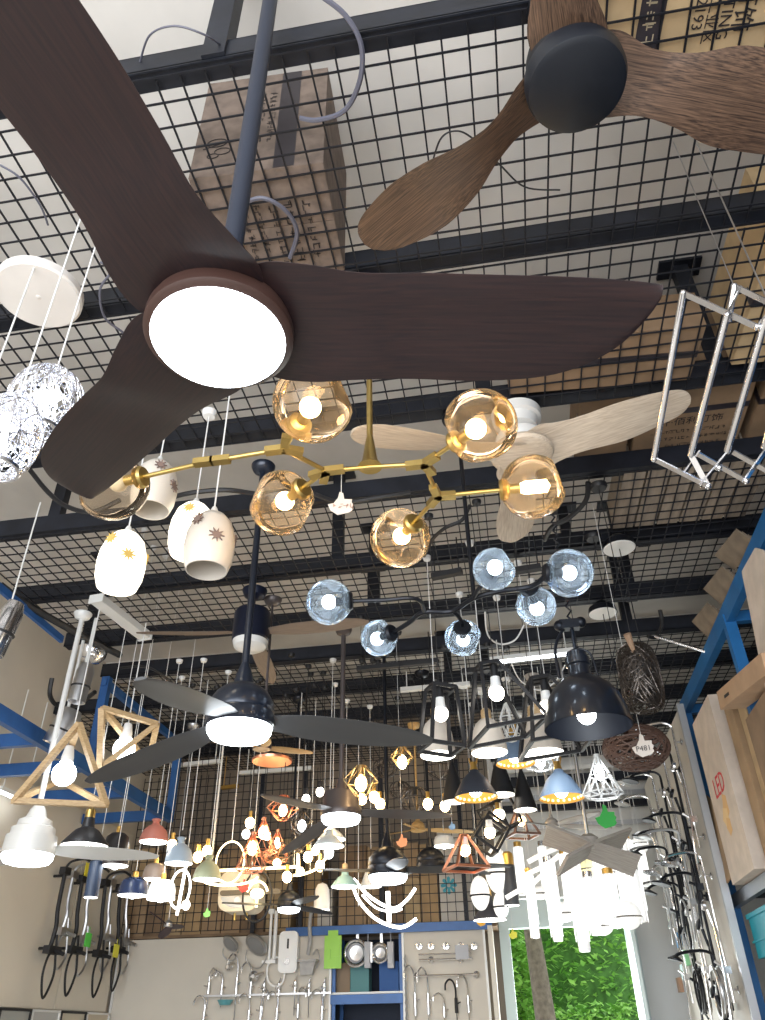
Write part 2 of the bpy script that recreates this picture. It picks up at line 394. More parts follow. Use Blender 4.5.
def led_fan(label, px, d, tips, R, bm, body, s=1.0, rodr=0.016, prof=PROF_P, rodmat=None, led=led_cool_far, pitch=0.25, light=True, top=ZT, nm='ceiling_fan', shape=None):
    h = dep(px[0], px[1], d); rt = top-h.z
    parts = [('motor_housing', MB().lathe([(0.0, -0.03*s), (0.165*s, -0.03*s), (0.175*s, -0.02*s), (0.175*s, 0.03*s), (0.168*s, 0.045*s), (0.172*s, 0.055*s), (0.165*s, 0.10*s), (0.135*s, 0.15*s), (0.09*s, 0.185*s), (0.055*s, 0.20*s), (0.045*s, 0.25*s), (0.02*s, 0.32*s), (0.0, 0.32*s)], 36), body),
             ('rod', rod_mb(0.28*s, rt-0.03, rodr), rodmat or body), ('canopy', canopy_mb(rt), rodmat or body)]
    if shape:
        pr_ = {'tier': [(0.0, -0.03), (0.165, -0.03), (0.17, 0.0), (0.165, 0.085), (0.145, 0.09), (0.143, 0.135), (0.115, 0.15), (0.11, 0.185), (0.07, 0.205), (0.05, 0.26), (0.03, 0.29), (0.0, 0.30)],
               'cyl': [(0.0, -0.03), (0.165, -0.03), (0.17, -0.01), (0.17, 0.03), (0.155, 0.05), (0.152, 0.15), (0.145, 0.165), (0.06, 0.17), (0.052, 0.20), (0.03, 0.28), (0.0, 0.29)]}[shape]
        parts[0] = ('motor_housing', MB().lathe([(a*s, b*s) for a, b in pr_], 36), body)
    if light: parts.insert(1, ('light_cover', MB().lathe([(0, -0.095*s), (0.10*s, -0.092*s), (0.145*s, -0.08*s), (0.162*s, -0.055*s), (0.165*s, -0.03*s), (0.0, -0.03*s)], 36), led))
    return fan(label, h, tips, R, prof, bm, parts, pitch=lambda t: -pitch*(1.3-0.5*t), thick=0.012, name=nm)
navy_metal = mat('navy_metal', (0.016, 0.022, 0.038), 0.32, 0.4, coat=0.3)
dark_blade = mat('dark_blade', (0.060, 0.062, 0.066), 0.38, 0.2)
led_fan('navy ceiling fan with lit drum light on a long rod, left of centre', (240, 722), 3.9, [(432, 741), ('up', 140, 679), ('up', 88, 782)], 1.0, dark_blade, navy_metal, 1.0, 0.020, prof=PROF_W)
# short fans higher up and further back
def drum_fan(label, px, d, tips, R, bm, body, cover, s=1.0, prof=PROF_P, pitch=0.25, rodmat=None):
    h = dep(px[0], px[1], d); rt = ZT-h.z
    return fan(label, h, tips, R, prof, bm, [
        ('motor_housing', MB().lathe([(0, -0.05*s), (0.10*s, -0.05*s), (0.11*s, -0.04*s), (0.11*s, 0.13*s), (0.10*s, 0.15*s), (0.03*s, 0.16*s), (0, 0.16*s)], 32), body),
        ('light_cover', MB().lathe([(0, -0.11*s), (0.06*s, -0.105*s), (0.095*s, -0.085*s), (0.105*s, -0.05*s), (0, -0.05*s)], 32), cover),
        ('rod', rod_mb(0.15*s, rt-0.04, 0.014), rodmat or body), ('canopy', canopy_mb(rt, 0.10, 0.08), rodmat or body)], pitch=lambda t: -pitch, thick=0.012)
frosted = mat('frosted_cover', (0.70, 0.70, 0.68), 0.4)
drum_fan('small black ceiling fan with unlit frosted cover and brown blades above the navy fan', (251, 634), 5.95, [(137, 633), (385, 620), ('up', 272, 683)], 0.92, mat('taupe_blade', (0.20, 0.15, 0.115), 0.5, 0, 0.2, 8, 0, (1, 10, 10)), mat('blue_black', (0.008, 0.012, 0.03), 0.35, 0.3), frosted, 1.3)
led_fan('grey brown ceiling fan with lit drum light on a brown rod in the centre', (341, 813), 5.9, [(452, 816), ('up', 262, 795), ('up', 283, 853)], 0.88, mat('umber_blade', (0.085, 0.075, 0.07), 0.45, 0.1), bronze_grey, 0.92, 0.021, shape='cyl')
led_fan('black ceiling fan with lit drum light in front of the curved neon lamp', (388, 872), 6.1, [(490, 868), (318, 870), (405, 858)], 0.80, mat('black_blade', (0.030, 0.031, 0.033), 0.4, 0.2), black_metal, 0.92, 0.017)
led_fan('white ceiling fan with lit drum light at the left edge', (29, 850), 5.4, [(158, 857), (-70, 852), (-10, 868)], 0.95, white_metal, white_metal, 1.05, 0.021, prof=PROF_W, shape='tier')
led_fan('small black ceiling fan with lit light above the shower panels', (289, 906), 7.0, [(332, 914), (222, 903), (318, 896)], 0.62, MATS['black_blade'], black_metal, 0.62, 0.012)
led_fan('black ceiling fan without light, right of the curved neon lamp', (431, 866), 6.6, [(512, 866), (392, 880), (490, 874)], 0.68, MATS['black_blade'], black_metal, 0.72, 0.014, light=False)
led_fan('honey wood ceiling fan with slim blades behind the black fans', (418, 830), 8.2, [(475, 832), (385, 835), (405, 824)], 0.62, light_wood, light_wood, 0.45, 0.012, light=False)
led_fan('tiny dark three blade fan with silver nose above the left shower panel', (168, 926), 7.6, [(150, 912), (182, 928), (162, 938)], 0.23, mat('plum_blade', (0.05, 0.03, 0.04), 0.5), brushed, 0.25, 0.006, light=False, prof=[(r, a*3.4, b*3.4, z) for r, a, b, z in PROF_P])

led_fan('light wood ceiling fan mostly hidden behind the navy fan light', (262, 748), 5.6, [(312, 753), (215, 742), (268, 738)], 0.5, light_wood, bronze_grey, 0.4, 0.010, light=False)
# ================================================================ CARTONS ABOVE THE MESH
tape_mat = mat('dark_tape', (0.03, 0.025, 0.03), 0.3)
ink = mat('ink_black', (0.02, 0.015, 0.015), 0.7)
ink_red = mat('ink_red', (0.62, 0.04, 0.05), 0.7)
def carton_box(label, c, size, rz=0, m=None, group='cartons stored above the mesh', flaps=True, tape=True, name='cardboard_box', tilt=0):
    # c: centre of the underside
    sx, sy, sz = size
    t = thing(name, label, 'cardboard box', c, rz, group); t.rotation_euler = (0, tilt, rz)
    mb = MB().box((0, 0, sz/2), (sx, sy, sz-0.006))
    obj('carton_body', mb, m or carton, t, smooth=False)
    if flaps:
        f = MB().box((0, -sy/4, 0.001), (sx-0.004, sy/2-0.003, 0.004)).box((0, sy/4, 0.001), (sx-0.004, sy/2-0.003, 0.004))
        obj('bottom_flap', f, m or carton, t, smooth=False)
    if tape: obj('tape', MB().box((0, 0, -0.0015), (sx, 0.05, 0.0015)).box((-sx/2-0.001, 0, sz*0.1), (0.002, 0.05, sz*0.2)), tape_mat, t, smooth=False)
    return t
def marks(parent, loc, rot, length, size, m, seed=1, name='faded_print'):
    # a line of small worn print strokes, too faded to read
    R = random.Random(seed); mb = MB(); x = -length/2
    while x < length/2:
        for _ in range(R.randint(3, 5)):
            if R.random() < 0.55: mb.box((x+size*R.uniform(0.1, 0.8), size*R.uniform(-0.45, 0.45), 0), (size*R.uniform(0.3, 0.7), size*0.10, 0.0008))
            else: mb.box((x+size*R.uniform(0.1, 0.8), size*R.uniform(-0.2, 0.2), 0), (size*0.10, size*R.uniform(0.4, 0.9), 0.0008))
        x += size*1.05
    o = obj(name, mb, m, parent, loc, smooth=False); o['kind'] = 'stuff'
    o.rotation_euler = rot.to_euler() if isinstance(rot, Matrix) else rot
    return o
kraft = mat('carton_weathered', (0.20, 0.150, 0.120), 0.9, 0, 0.35, 14, 0.03, (1, 1, 1))
ca = carton_box('weathered brown carton with stamped text on the mesh above the big fan', (-0.79, 2.01, ZM+0.008), (0.58, 0.55, 0.80), 0.04, kraft, tape=False)
obj('tape', MB().box((0.12, -0.276, 0.40), (0.09, 0.002, 0.79)), tape_mat, ca, smooth=False)
up = (PI/2, 0, 0)
for k, (tx, s_) in enumerate(((-0.06, 0.034), (-0.01, 0.040), (0.045, 0.034))):
    marks(ca, (tx, -0.2765, 0.42), (PI/2, PI/2, 0), 0.42, s_, ink, 10+k)
loops = MB()
for cx_, cz_, r_ in ((-0.19, 0.25, 0.045), (-0.16, 0.18, 0.035), (-0.20, 0.15, 0.025)):
    loops.tube([(cx_+r_*math.cos(a*PI/8), -0.277, cz_+0.7*r_*math.sin(a*PI/8)) for a in range(16)], 0.0022, 5, closed=True)
obj('ink_doodle', loops.tube([(-0.25, -0.277, 0.21), (-0.13, -0.277, 0.26)], 0.0022, 5), ink, ca)
for k, (tx, s_) in enumerate(((-0.10, 0.036), (-0.04, 0.030), (0.03, 0.036), (0.10, 0.045), (0.18, 0.040))):
    marks(ca, (tx, 0.02, -0.0048), (PI, 0, PI/2), 0.38-0.03*k, s_, ink, 30+k)
cb = carton_box('tan carton with large black lettering at the top right corner', (1.08, 1.26, ZM+0.008), (1.0, 0.74, 0.42), 0.08, mat('carton_tan', (0.50, 0.36, 0.20), 0.85, 0, 0.2, 6, 0.1), tape=False)
obj('tape', MB().box((-0.27, 0, -0.003), (0.09, 0.74, 0.002)), tape_mat, cb, smooth=False)
fr = (PI, 0, PI/2)
for tx, ty, s_, b in ((0.055, 0.25, 0.085, '荣灯饰'), (-0.005, 0.27, 0.058, 'NG LIGHTING'), (-0.055, 0.28, 0.052, '镇古三工业区'), (-0.103, 0.23, 0.054, '59862193')):
    text(b, s_, ink, cb, (tx, ty, -0.004), fr, align='RIGHT')
marks(cb, (-0.27, 0.12, -0.0045), fr, 0.44, 0.045, mat('tape_print', (0.4, 0.33, 0.22), 0.6), 5)
carton_box('long tan carton standing beside the chrome folding rack', (1.72, 2.86, ZM+0.008), (0.52, 0.86, 0.5), 0.03, MATS['carton_tan'])
cc = carton_box('brown carton with small printed lines above the tip of the pale fan blade', (1.36, 3.79, ZM+0.147), (0.66, 0.84, 0.42), 0.0, carton_dark)
text('轩·佰利灯饰', 0.075, ink, cc, (0, 0.10, -0.004), (PI, 0, 0))
for k in range(3): marks(cc, (0.02*k, 0.19+0.07*k, -0.0045), (PI, 0, 0), 0.46-0.06*k, 0.034, ink, 60+k)
carton_box('flat brown carton lying left of the small print carton', (0.83, 3.79, ZM+0.147), (0.32, 0.86, 0.3), 0.0, carton_dark)
carton_box('dark brown carton right of the small print carton', (2.0, 3.79, ZM+0.147), (0.5, 0.86, 0.5), 0.0, carton_dark)
carton_box('long brown carton behind the tip of the big walnut blade', (0.75, 3.13, ZM+0.008), (1.0, 0.40, 0.26), 0.06, carton_dark)
for i in range(6):
    carton_box(['worn grey brown carton strip nearest the brass globe', 'worn grey brown carton strip, second of six on the mesh', 'worn grey brown carton strip, third of six on the mesh', 'worn grey brown carton strip, fourth of six on the mesh', 'worn grey brown carton strip, fifth of six on the mesh', 'worn grey brown carton strip nearest the blue rack'][i], (1.02+0.155*i, 4.53, ZM+0.008), (0.14, 0.66, 0.24), 0.03, mat('carton_grey', (0.33, 0.27, 0.21), 0.9, 0, 0.3, 4, 0.1, (6, 1, 1)), tape=False, flaps=False)
# flattened cartons sticking out beside the blue beam
for i, (y, x, a) in enumerate(((4.85, 1.70, 0.3), (5.32, 1.69, 0.4), (5.85, 1.68, 0.45))):
    mb = MB()
    for k in range(3): mb.box((0.01*k, 0.02*k, 0.02+0.018*k), (0.17-0.02*k, 0.48, 0.008), Matrix.Rotation(0.08*k, 3, 'Z'))
    t = solo('flattened_cardboard', mb, mat('carton_dusty', (0.22, 0.17, 0.12), 0.9, 0, 0.35, 8), ['bundle of flattened cardboard on the blue beam, nearest the camera', 'bundle of flattened cardboard in the middle of the blue beam', 'bundle of flattened cardboard at the far part of the blue beam'][i], 'cardboard', 'flattened cardboard on the right rack', (x, y, 4.22-0.02*i), (0.25, 0.5+a, 0.25), smooth=False)

# ================================================================ BLUE RACK ON THE RIGHT
t = thing('storage_rack', 'tall blue steel storage rack full of cartons along the right side', 'storage rack', (1.74, 5.15, 0))
zt = 4.05
def cbeam(a, b, w=0.05, h_=0.11): return MB().bar(a, b, w, h_)
obj('top_rail', cbeam((0, -4.0, zt), (0, 2.36, zt), 0.06, 0.13), blue_bright, t, smooth=False)
obj('top_rail', cbeam((0.95, -4.0, zt), (0.95, 2.36, zt), 0.06, 0.13), blue_bright, t, smooth=False)
for y in (-2.4, 0.35, 2.32):
    obj('upright', cbeam((0, y, 0), (0, y, zt), 0.07, 0.08), blue_bright, t, smooth=False)
    obj('upright', cbeam((0.95, y, 0), (0.95, y, zt), 0.07, 0.08), blue_bright, t, smooth=False)
    obj('cross_rail', cbeam((0.03, y, zt-0.02), (0.92, y, zt-0.02), 0.06, 0.08), blue_bright, t, smooth=False)
for z in (2.38, 1.2):
    obj('shelf_rail', cbeam((0, -2.4, z), (0, 2.28, z), 0.05, 0.09), mat('rail_steel', (0.35, 0.38, 0.42), 0.35, 0.8), t, smooth=False)
    obj('shelf_board', MB().box((0.48, -0.05, z+0.03), (0.90, 4.6, 0.02)), mat('shelf_navy', (0.006, 0.012, 0.03), 0.7), t, smooth=False)
obj('back_sheet', MB().box((1.0, -0.8, 1.92), (0.02, 5.6, 3.8)), mat('dark_sheet', (0.012, 0.014, 0.02), 0.8), t, smooth=False)
# boxes on the rack, the narrow sides face the aisle
led = carton_box('tall pale LED carton on the blue rack with red letters', (1.78, 6.52, 2.43), (0.30, 0.72, 1.27), 0.0, carton_pale, 'cartons on the blue rack', tape=False, flaps=False)
# text on the aisle side (faces -X)
Mx = Matrix(((0, 0, -1), (-1, 0, 0), (0, 1, 0)))   # x->-Y, y->+Z, normal -X
text('LED', 0.21, ink_red, led, (-0.152, 0.0, 0.66), Mx, ext=0.001)
for k, (yy, zz, w_, h_) in enumerate(((-0.04, 0.50, 0.09, 0.10), (0.03, 0.43, 0.11, 0.08), (0.0, 0.36, 0.08, 0.07))): obj('orange_smudge', MB().prism([(w_*math.cos(a*PI/5)*(1 if a % 2 else 0.72), h_*math.sin(a*PI/5)*(1 if a % 2 else 0.8)) for a in range(10)], 0, 0.001+0.0004*k, Mx, (-0.1515, yy, zz)), mat('ink_orange%d' % (k % 2), [(0.72, 0.45, 0.20), (0.78, 0.56, 0.28)][k % 2], 0.8), led, smooth=False)
carton_box('tall tan carton nearer than the LED carton on the blue rack', (1.86, 5.95, 2.43), (0.34, 0.20, 1.22), 0.0, carton, 'cartons on the blue rack', tape=False)
carton_box('tall tan carton with torn top, third along the blue rack', (1.90, 5.72, 2.43), (0.36, 0.18, 1.08), 0.0, mat('carton_tan2', (0.52, 0.37, 0.21), 0.85, 0, 0.2, 6, 0.1), 'cartons on the blue rack', tape=False)
carton_box('large brown carton at the right edge on the blue rack', (1.92, 4.98, 2.43), (0.60, 0.80, 0.80), 0.0, carton_dark, 'cartons on the blue rack')
carton_box('grey carton with small label on top of the large brown carton', (2.0, 5.1, 3.24), (0.40, 0.40, 0.16), 0.0, MATS['carton_grey'], 'cartons on the blue rack', flaps=False)
lc = carton_box('long thin tan carton slanting across the blue rack', (1.61, 5.0, 3.27), (0.17, 1.10, 0.13), 0.0, mat('carton_wood', (0.50, 0.32, 0.19), 0.8, 0, 0.15, 6), 'cartons on the blue rack', tape=False, flaps=False)
obj('hand_slot', MB().box((-0.086, 0.32, 0.06), (0.002, 0.12, 0.02)), matte_black, lc, smooth=False)
lc.rotation_euler = (0.16, 0, 0)
# torn flap
fl_ = MB().prism([(-0.30, -0.26), (-0.24, 0.10), (-0.28, 0.2), (-0.16, 0.34), (-0.05, 0.42), (0.3, 0.45), (0.3, -0.35), (0.0, -0.32)], 0, 0.012, Matrix(((0, 0, 1), (1, 0, 0), (0, 1, 0))))
solo('cardboard_sheet', fl_, carton_pale, 'torn pale cardboard sheet leaning at the right edge on the rack', 'cardboard', None, (1.62, 4.42, 3.55), (0, 0.1, 0), smooth=False)
solo('cardboard_sheet', MB().prism([(0.30, -0.35), (-0.25, -0.30), (-0.30, -0.1), (-0.16, 0.0), (-0.2, 0.12), (-0.05, 0.30), (0.1, 0.38), (0.3, 0.45)], 0, 0.012, Matrix(((0, 0, 1), (1, 0, 0), (0, 1, 0)))), carton, 'torn cardboard sheet beside the far end of the LED carton', 'cardboard', None, (1.66, 7.12, 2.80), (0, 0.06, 0), smooth=False)
solo('plastic_crate', MB().box((0, 0, 0.0), (0.62, 0.9, 0.30)).box((-0.315, 0, 0.13), (0.02, 0.92, 0.03)).box((-0.315, 0, -0.04), (0.015, 0.92, 0.015)), mat('cyan_plastic', (0.02, 0.36, 0.48), 0.45), 'bright cyan crate under the lower rail of the blue rack', 'crate', None, (2.04, 6.62, 2.10), smooth=False)
solo('storage_sack', MB().sphere((0, 0, 0), 0.36, 20, 12, (0.8, 1.2, 1.0)), mat('dark_red_sack', (0.20, 0.015, 0.015), 0.8, 0, 0.4, 5), 'dark red sack low in the shade of the blue rack', 'sack', None, (2.08, 6.7, 1.59))

# ================================================================ WHITE BOARD WITH SHOWER SETS (right)
t = thing('display_board', 'tall pale display board crowded with shower sets, right of the doorway', 'display board', (1.62, 8.55, 0))
obj('board_panel', MB().box((0.02, 0, 2.0), (0.03, 2.80, 3.94)), mat('board_pale', (0.60, 0.56, 0.50), 0.6, 0, 0.12, 3), t, smooth=False)
obj('edge_trim', MB().box((0.0, -1.42, 2.0), (0.06, 0.05, 3.94)), mat('grey_trim', (0.45, 0.46, 0.47), 0.4, 0.6), t, smooth=False)
def shower_set(label, y, z, s=1.0, m=None, x=1.60, ring=0.16, kind=0, group='shower sets on the right board'):
    m = m or chrome
    t = thing('shower_set', label, 'shower set', (x, y, z), 0, group)
    obj('riser_pipe', MB().tube([(-0.06, 0, -0.55*s), (-0.06, 0, 0.62*s)], 0.013, 8), m, t)
    for zz in (0.5, -0.45): obj('wall_mount', MB().lathe([(0.03, 0), (0.03, 0.012), (0.01, 0.02), (0.01, 0.06)], 12, (0, 0, zz*s), Matrix.Rotation(-PI/2, 3, 'Y')), m, t)
    obj('shower_arm', MB().tube(spl([(-0.06, 0, 0.6*s), (-0.07, 0, 0.68*s), (-0.15, 0, 0.72*s), (-0.30, 0, 0.70*s), (-0.36, 0, 0.66*s)]), 0.012, 8), m, t)
    obj('shower_head', MB().lathe([(0, 0.03), (0.02, 0.025), (0.10*s, 0.0), (0.10*s, -0.012), (0, -0.012)], 24, (-0.36, 0, 0.63*s), Matrix.Rotation(0.25, 3, 'Y')), m, t)
    obj('hose', MB().tube(spl([(-0.08, 0.01, -0.30*s), (-0.10, 0.06, -0.62*s), (-0.11, 0.02, -0.62*s-ring), (-0.12, -0.10, -0.62*s), (-0.10, -0.09, -0.2*s), (-0.09, -0.03, 0.1*s)]), 0.008, 8), m, t)
    hs = obj('hand_shower', MB().tube([(-0.09, -0.03, 0.05*s), (-0.11, -0.03, 0.20*s)], [0.010, 0.014], 8).lathe([(0, -0.01), (0.045, -0.01), (0.045, 0.01), (0.02, 0.02), (0, 0.02)], 16, (-0.13, -0.03, 0.24*s), Matrix.Rotation(-1.2, 3, 'Y')), m, t)
    obj('mixer_tap', MB().box((-0.07, 0, -0.30*s), (0.05, 0.18, 0.05)).tube([(-0.07, 0, -0.28*s), (-0.14, 0, -0.22*s)], 0.012, 8), m, t)
    return t
rows = [(7.28, 3.25, 'chrome', 'nearest the rack, top row'), (7.62, 3.1, 'black', 'in the top row, second from the rack'), (7.98, 3.2, 'chrome', 'in the top row, third from the rack'), (8.35, 3.1, 'black', 'in the top row, fourth from the rack'), (8.80, 3.2, 'chrome', 'in the top row, fifth from the rack'), (9.3, 3.1, 'chrome', 'in the top row, nearest the doorway'),
        (7.34, 2.15, 'chrome', 'nearest the rack, lower row'), (7.72, 2.05, 'black', 'in the lower row, second from the rack'), (8.12, 2.2, 'chrome', 'in the lower row, third from the rack'), (8.60, 2.1, 'black', 'in the lower row, fourth from the rack'), (9.15, 2.2, 'chrome', 'in the lower row, nearest the doorway')]
for y, z, k, w in rows:
    shower_set('%s shower set on the right board, %s' % (k, w), y, z, 0.85, chrome if k == 'chrome' else black_metal)
for y, z, k, w in [(7.45, 2.68, 'black', 'between the rows, nearest the rack'), (7.85, 2.62, 'grey', 'between the rows, second from the rack'), (8.25, 2.70, 'black', 'between the rows, third from the rack'), (8.65, 2.62, 'black', 'between the rows, fourth from the rack'), (9.05, 2.70, 'grey', 'between the rows, nearest the doorway'), (7.55, 1.62, 'black', 'lowest, beside the coiled hoses')]:
    shower_set('%s shower set on the right board, %s' % (k, w), y, z, 0.6, black_metal if k == 'black' else MATS['grey_trim'], x=1.56, ring=0.10)
def hose_coil(label, loc, r, m, turns=5, group=None, nm='coiled_hose'):
    pts = []
    for i in range(turns*20+1):
        a = 2*PI*i/20; rr = r*(1+0.06*math.sin(a*0.37)); pts.append((0.03*math.sin(a*0.21)-0.02*i/(turns*20), rr*0.82*math.cos(a), rr*math.sin(a)))
    pts += [(-0.02, r*0.9, -r*0.3), (0, r*1.0, -r*1.0), (0, 0.2*r, -r*1.25)]
    return solo(nm, MB().tube(pts, 0.009, 6), m, label, 'hose', group, loc)
hose_coil('coiled grey steel hose hanging low on the right board', onx(722, 992, 1.50), 0.17, brushed, 6, 'coiled hoses')
hose_coil('coiled black hose hanging left of the steel one', onx(703, 990, 1.52), 0.17, cable_black, 5, 'coiled hoses')
hose_coil('single loop of grey hose high on the right board', onx(686, 925, 1.45), 0.20, MATS['grey_trim'], 1, 'coiled hoses')
for i, (px, py, col, lab) in enumerate([(679, 940, (0.03, 0.22, 0.5), 'small blue package on the right board inside the grey hose loop'), (686, 958, (0.25, 0.6, 0.3), 'small green blister pack on the right board'), (684, 972, (0.6, 0.8, 0.78), 'pale mint box on the right board under the green pack'), (697, 897, (0.55, 0.55, 0.54), 'grey hexagonal tag among the shower sets'), (672, 985, (0.35, 0.2, 0.12), 'brown packet low on the right board beside the doorway')]):
    p = onx(px+(8 if i == 4 else 0), py, 1.56)
    mb = MB().box((0, 0, 0), (0.04, 0.15, 0.13)).box((-0.021, 0, 0.03), (0.004, 0.10, 0.05)) if i != 3 else MB().prism([(0.1*math.cos(a*PI/3), 0.1*math.sin(a*PI/3)) for a in range(6)], 0, 0.01, Matrix(((0, 0, 1), (1, 0, 0), (0, 1, 0))))
    solo('blister_pack' if i < 3 else ('hexagonal_tag' if i == 3 else 'paper_packet'), mb, mat('pack_%d' % i, col, 0.4), lab, 'tag' if i == 3 else 'package', None, p, smooth=False)

# ================================================================ BACK DISPLAY
panel_grey = mat('panel_grey', (0.60, 0.555, 0.48), 0.6, 0, 0.05, 2)
def backpanel(x0, x1, label):
    t = thing('display_board', label, 'display panel', ((x0+x1)/2, YB+0.02, 0))
    obj('panel_sheet', MB().box((0, 0, 1.265), (x1-x0, 0.03, 2.53)), panel_grey, t, smooth=False)
    for q in (-1, 1): obj('side_trim', MB().box((q*((x1-x0)/2-0.012), -0.02, 1.265), (0.024, 0.03, 2.53)), white_metal, t, smooth=False)
    return t
xa, xb, xc, xd = -4.86, ony(332, 950, YB).x, ony(402, 950, YB).x, ony(486, 950, YB).x
backpanel(xa, xb, 'wide grey panel with taps, shower heads and a small heater')
backpanel(xc, xd, 'grey panel with towel rails and handles beside the doorway')
solo('display_board', MB().box((0, 0, 1.25), (0.03, 0.5, 2.5)).box((0, -0.26, 1.25), (0.05, 0.02, 2.5)), panel_grey, 'narrow white side panel between the handle panel and the doorway', 'display panel', None, (xd+0.08, YB-0.2, 0), smooth=False)
t = thing('shelf_unit', 'blue steel shelf unit between the two grey panels', 'shelf unit', ((xb+xc)/2, YB+0.2, 0))
w_ = xc-xb
obj('top_beam', MB().box((0.25, -0.24, 2.55), (2.42, 0.05, 0.09)), blue_paint, t, smooth=False)
for sx in (-1, 1):
    for yy in (-0.15, 0.3): obj('upright', MB().box((sx*(w_/2-0.02), yy, 1.25), (0.04, 0.04, 2.5)), blue_paint, t, smooth=False)
zs = ony(365, 996, YB).z
obj('shelf_beam', MB().box((0, -0.22, zs-0.03), (w_, 0.04, 0.09)), blue_paint, t, smooth=False)
obj('shelf_board', MB().box((0, 0.08, zs+0.03), (w_, 0.56, 0.02)), white_metal, t, smooth=False)
obj('back_sheet', MB().box((0, 0.4, 1.25), (w_+0.3, 0.02, 2.5)), MATS['shelf_navy'], t, smooth=False)
def BP(x, y, off=0.05): return ony(x, y, YB-off)
# vertical mesh above the shelves
mb = MB(); z0, z1 = 2.60, 4.45; x0, x1 = -4.85, -0.30
n = int((x1-x0)/0.1)
for i in range(n+1): mb.box((x0+i*0.1, YB-0.03, (z0+z1)/2), (0.008, 0.008, z1-z0))
for k in range(int((z1-z0)/0.1)+1): mb.box(((x0+x1)/2, YB-0.022, z0+k*0.1), (x1-x0, 0.008, 0.008))
solo('upright_mesh_screen', mb, wire_black, 'upright black wire mesh screen above the grey panels at the back', 'wire mesh panel', None, smooth=False)
# floor of the store behind the mesh and its posts
struct('trim_40', MB().box((-2.6, YB+0.37, 2.56), (4.6, 0.62, 0.03)), carton_dark)
for k, px in enumerate((256, 302, 382, 464, 479)):
    x = ony(px, 880, YB).x
    struct('trim_%d' % (41+k), MB().box((x, YB+0.0, 3.5), (0.05, 0.04, 1.9)), navy_steel)
shades = [carton, carton_dark, MATS['carton_tan'], mat('carton_warm', (0.46, 0.31, 0.16), 0.85, 0, 0.2, 5), carton]
cx = [(132, 150), (151, 168), (169, 186), (187, 205), (206, 224), (225, 243), (244, 266), (268, 292), (303, 320), (338, 366), (367, 384), (385, 402), (403, 419), (420, 437)]
adj = ['far left', 'second from the left', 'third from the left', 'fourth from the left', 'fifth from the left', 'sixth from the left', 'beside the water heater', 'behind the copper cage pendants', 'left of the white carton', 'behind the curved neon lamp', 'right of the neon lamp', 'under the black ceiling fan', 'left of the stacked pair', 'directly left of the teal flower carton']
for i, (a, b) in enumerate(cx):
    X0, X1 = ony(a, 880, YB+0.12).x, ony(b, 880, YB+0.12).x; hgt = [1.05, 0.85, 0.95, 1.1, 0.9, 1.0, 0.92, 1.05, 0.95, 0.95, 0.9, 0.98, 0.95, 0.9][i]
    carton_box('brown carton behind the upright mesh, '+adj[i], ((X0+X1)/2, YB+0.35, 2.58), (X1-X0, 0.42, hgt*(0.55 if i % 3 == 0 else 1)), 0, shades[i % 5], 'cartons behind the upright mesh')
    if i % 3 == 0: carton_box('upper brown carton behind the upright mesh, '+adj[i], ((X0+X1)/2, YB+0.35, 2.585+hgt*0.55), (X1-X0, 0.40, hgt*0.42), 0, shades[(i+2) % 5], 'cartons behind the upright mesh')
def white_carton(label, px0, px1, zt_, n):
    X0, X1 = ony(px0, 880, YB+0.1).x, ony(px1, 880, YB+0.1).x
    t = carton_box(label, ((X0+X1)/2, YB+0.33, n), (X1-X0, 0.40, zt_), 0, mat('carton_white', (0.62, 0.58, 0.52), 0.8, 0, 0.08, 4), 'cartons behind the upright mesh', tape=False)
    return t
wc = white_carton('white carton with a teal flower mark behind the mesh', 439, 471, 0.62, 2.58)
pet = MB()
for a in range(8):
    pet.prism([(0.02, -0.012), (0.085, -0.02), (0.10, 0), (0.085, 0.02), (0.02, 0.012)], 0, 0.002, Matrix(((1, 0, 0), (0, 0, -1), (0, 1, 0))) @ Matrix.Rotation(a*PI/4, 3, 'Z'))
obj('flower_mark', pet, mat('teal_ink', (0.05, 0.35, 0.45), 0.6), wc, (-0.08, -0.203, 0.42), smooth=False)
white_carton('plain white carton on top of the teal flower carton', 439, 468, 0.42, 3.21)
white_carton('small white carton behind the mesh near the black and silver fan', 318, 332, 0.45, 2.58)
MB0 = None

# dark and pale rails of the storey over the doorway
for k, (py0, hh_, m_) in enumerate([(752, 0.10, navy_steel), (768, 0.05, white_metal), (779, 0.12, navy_steel), (796, 0.06, brushed), (806, 0.08, navy_steel), (825, 0.05, brushed)]):
    z_ = ony(575, py0, YB+0.45).z
    struct('trim_%d' % (60+k), MB().box((0.85, YB+0.45, z_), (2.1, 0.08, hh_)), m_)
